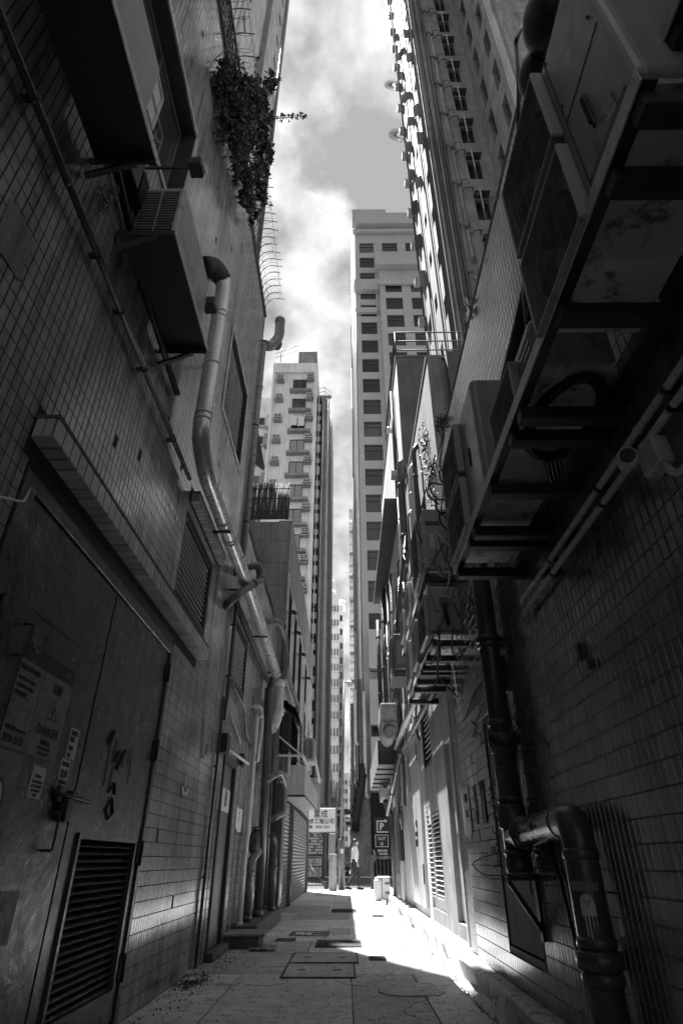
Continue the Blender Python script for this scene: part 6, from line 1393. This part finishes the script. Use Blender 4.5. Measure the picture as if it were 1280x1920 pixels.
# ================================================================== RIGHT TALL TOWER (bright flank, pipes, windows)
XW, YW0, YW1 = 3.92, 14.0, 19.3
WT = thing('pipe_clad_tower', 'very tall right-hand tower with a sunlit pale flank and a dark face of drain pipes', 'building', (XW, 14, 0))
wins = []
for k in range(20):
    z = 12.2+k*2.95; wins += [(14.75, 15.3, z+.6, z+1.7), (16.3, 16.8, z-.2, z+.7), (17.9, 18.5, z+.2, z+1.3)]
b = MB(); wall_open(b, XW, XW+.25, YW0, YW1, 0, 68, wins); b.box(XW+.251, 14, YW0+.3, YW1, 0, 67.9)
dwin = [(5.45, 6.02, 20.2+2.95*k+.0, 21.6+2.95*k) for k in range(16)]
wall_open_y(b, YW0, YW0+.29, XW+.251, 7.2, 0, 68, dwin)
twin = []
for k in range(16):
    z = 19.0+3.05*k; twin += [(11.3, 11.85, z+.6, z+2.5), (12.7, 13.3, z-.7, z+1.4)]
wall_open(b, 6.55, 6.8, 10.4, YW0-.001, 0, 68, twin); b.box(6.801, 14, 10.401, YW0-.002, 0, 67.5)
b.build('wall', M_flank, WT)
wall_dark = MB(); wall_open_y(wall_dark, YW0-.02, YW0-.003, XW+.06, 6.54, 0, 68, dwin); wall_dark.build('painted_face', M_wallG, WT)
MB().box(6.50, 6.549, 10.38, 10.85, 0, 68).build('sun_toned_strip', M_wallW, WT); wd = MB(); wall_open(wd, 6.53, 6.547, 10.86, YW0-.03, 0, 68, twin); wd.build('painted_face', M_wallG, WT)  # paler strip colour stands in for sun catching the corner
MB().box(6.56, 15, 10.2, 10.395, 0, 68).build('rendered_gable', M_conc, WT)
for h in wins:
    b = MB(); b.box(XW+.15, XW+.17, *h, 1).box(XW+.10, XW+.14, (h[0]+h[1])/2-.02, (h[0]+h[1])/2+.02, h[2], h[3]); b.build('window', [M_frame, M_glass], WT)
    k = random.random(); rot = Euler((0, 0, R(random.uniform(25, 75)))).to_matrix()
    if k < .45: MB().box(XW-.36, XW-.001, h[0]-.03, h[0]+.0, h[2], h[3], rot=Euler((0, 0, -R(random.uniform(0, 45)))).to_matrix(), piv=(XW, h[0], h[2])).build('casement', M_glass if k < .15 else M_conc, WT)
for h in dwin:
    b = MB(); b.box(h[0], h[1], YW0+.15, YW0+.17, h[2], h[3], 1); b.box(h[0]+.26, h[0]+.3, YW0+.1, YW0+.14, h[2], h[3]); b.build('window', [M_frame, M_glass], WT)
    # open casement + bottom-hung frame
    b = MB(); b.box(h[0], h[0]+.28, YW0-.30, YW0-.27, h[3]-.1, h[3]+.1).box(h[0]-.04, h[1]+.04, YW0-.35, YW0-.021, h[3]+.001+.1, h[3]+.14); b.build('window_hood', M_frame, WT)
    b = MB(); b.add([(h[0]+.28, YW0-.03, h[2]), (h[0]+.10, YW0-.48, h[2]), (h[0]+.10, YW0-.48, h[3]), (h[0]+.28, YW0-.03, h[3]), (h[0]+.31, YW0-.03, h[2]), (h[0]+.13, YW0-.50, h[2]), (h[0]+.13, YW0-.50, h[3]), (h[0]+.31, YW0-.03, h[3])], [(0, 1, 2, 3), (7, 6, 5, 4), (1, 5, 6, 2), (0, 4, 5, 1), (3, 2, 6, 7)]); b.build('casement', M_frameW, WT)
for h in twin:
    b = MB(); b.box(6.7, 6.72, *h, 1).box(6.64, 6.68, (h[0]+h[1])/2-.02, (h[0]+h[1])/2+.02, h[2], h[3]); b.build('window', [M_frame, M_glass], WT)
for x, r, m in ((4.02, .05, M_wallG), (4.16, .05, M_wallDk), (4.30, .05, M_wallG), (4.42, .055, M_wallDk), (4.56, .06, M_wallDk), (4.9, .075, M_wallG)):
    MB().tube([(x, YW0-.10, 6), (x, YW0-.10, 67)], r, 9).build('downpipe', m, WT)
for k in range(17):
    z = 19.4+2.95*k
    MB().tube(bend([(4.60, YW0-.04, z+.2), (4.62, YW0-.28, z+.2), (4.90, YW0-.22, z-.05)], .08, 3), .05, 8).build('branch_pipe', M_gpipe, WT)
    MB().tube(bend([(4.95, YW0-.12, z-.35), (5.1, YW0-.28, z-.3), (5.40, YW0-.28, z-.25), (5.42, YW0-.05, z-.15)], .06, 3), .032, 7).build('branch_pipe', M_gpipe, WT)
    MB().tube(bend([(5.0, YW0-.03, z+.25), (5.0, YW0-.3, z+.3), (5.25, YW0-.3, z+.3), (5.25, YW0-.3, z-.05)], .05, 3), .022, 6).build('branch_pipe', M_gpipe, WT)
for y in (14.15, 14.35, 14.55, 15.6, 17.3, 18.9, 19.2): MB().tube([(XW-.06, y, 6), (XW-.06, y, 67)], .035, 7).build('downpipe', M_wallDk, WT)
for k in range(19):
    MB().box(XW-.35, XW-.001, 18.9, 19.25, 14+2.95*k, 14.4+2.95*k).build('small_unit', M_ac if k % 3 else M_acD, WT)
for i, z in enumerate((40.8, 47.5)):
    t = thing('spike_fan', ['fan of anti-climb spikes on the far edge of the sunlit flank, lower one', 'fan of anti-climb spikes on the far edge of the sunlit flank, higher one'][i], 'spikes', (XW, YW1, z)); b = MB()
    for k in range(22):
        a = R(60+k*11); b.tube([(XW-.1+.45*math.cos(a), YW1, z+.45*math.sin(a)), (XW-.1+.95*math.cos(a), YW1, z+.95*math.sin(a))], .02, 4)
    b.tube([(XW-.1+.45*math.cos(R(60+k*11)), YW1, z+.45*math.sin(R(60+k*11))) for k in range(22)], .02, 4); b.build('spikes', M_iron, t)
for o in list(bpy.data.objects):
    if o.type == 'MESH' and o.parent is None and 'label' not in o and 'kind' not in o: o['kind'] = 'structure'

for o in bpy.data.objects:
    n = o.name.split('.')[0]
    if o.parent is None and o.get('category') and n in GROUPS: o['group'] = GROUPS[n]
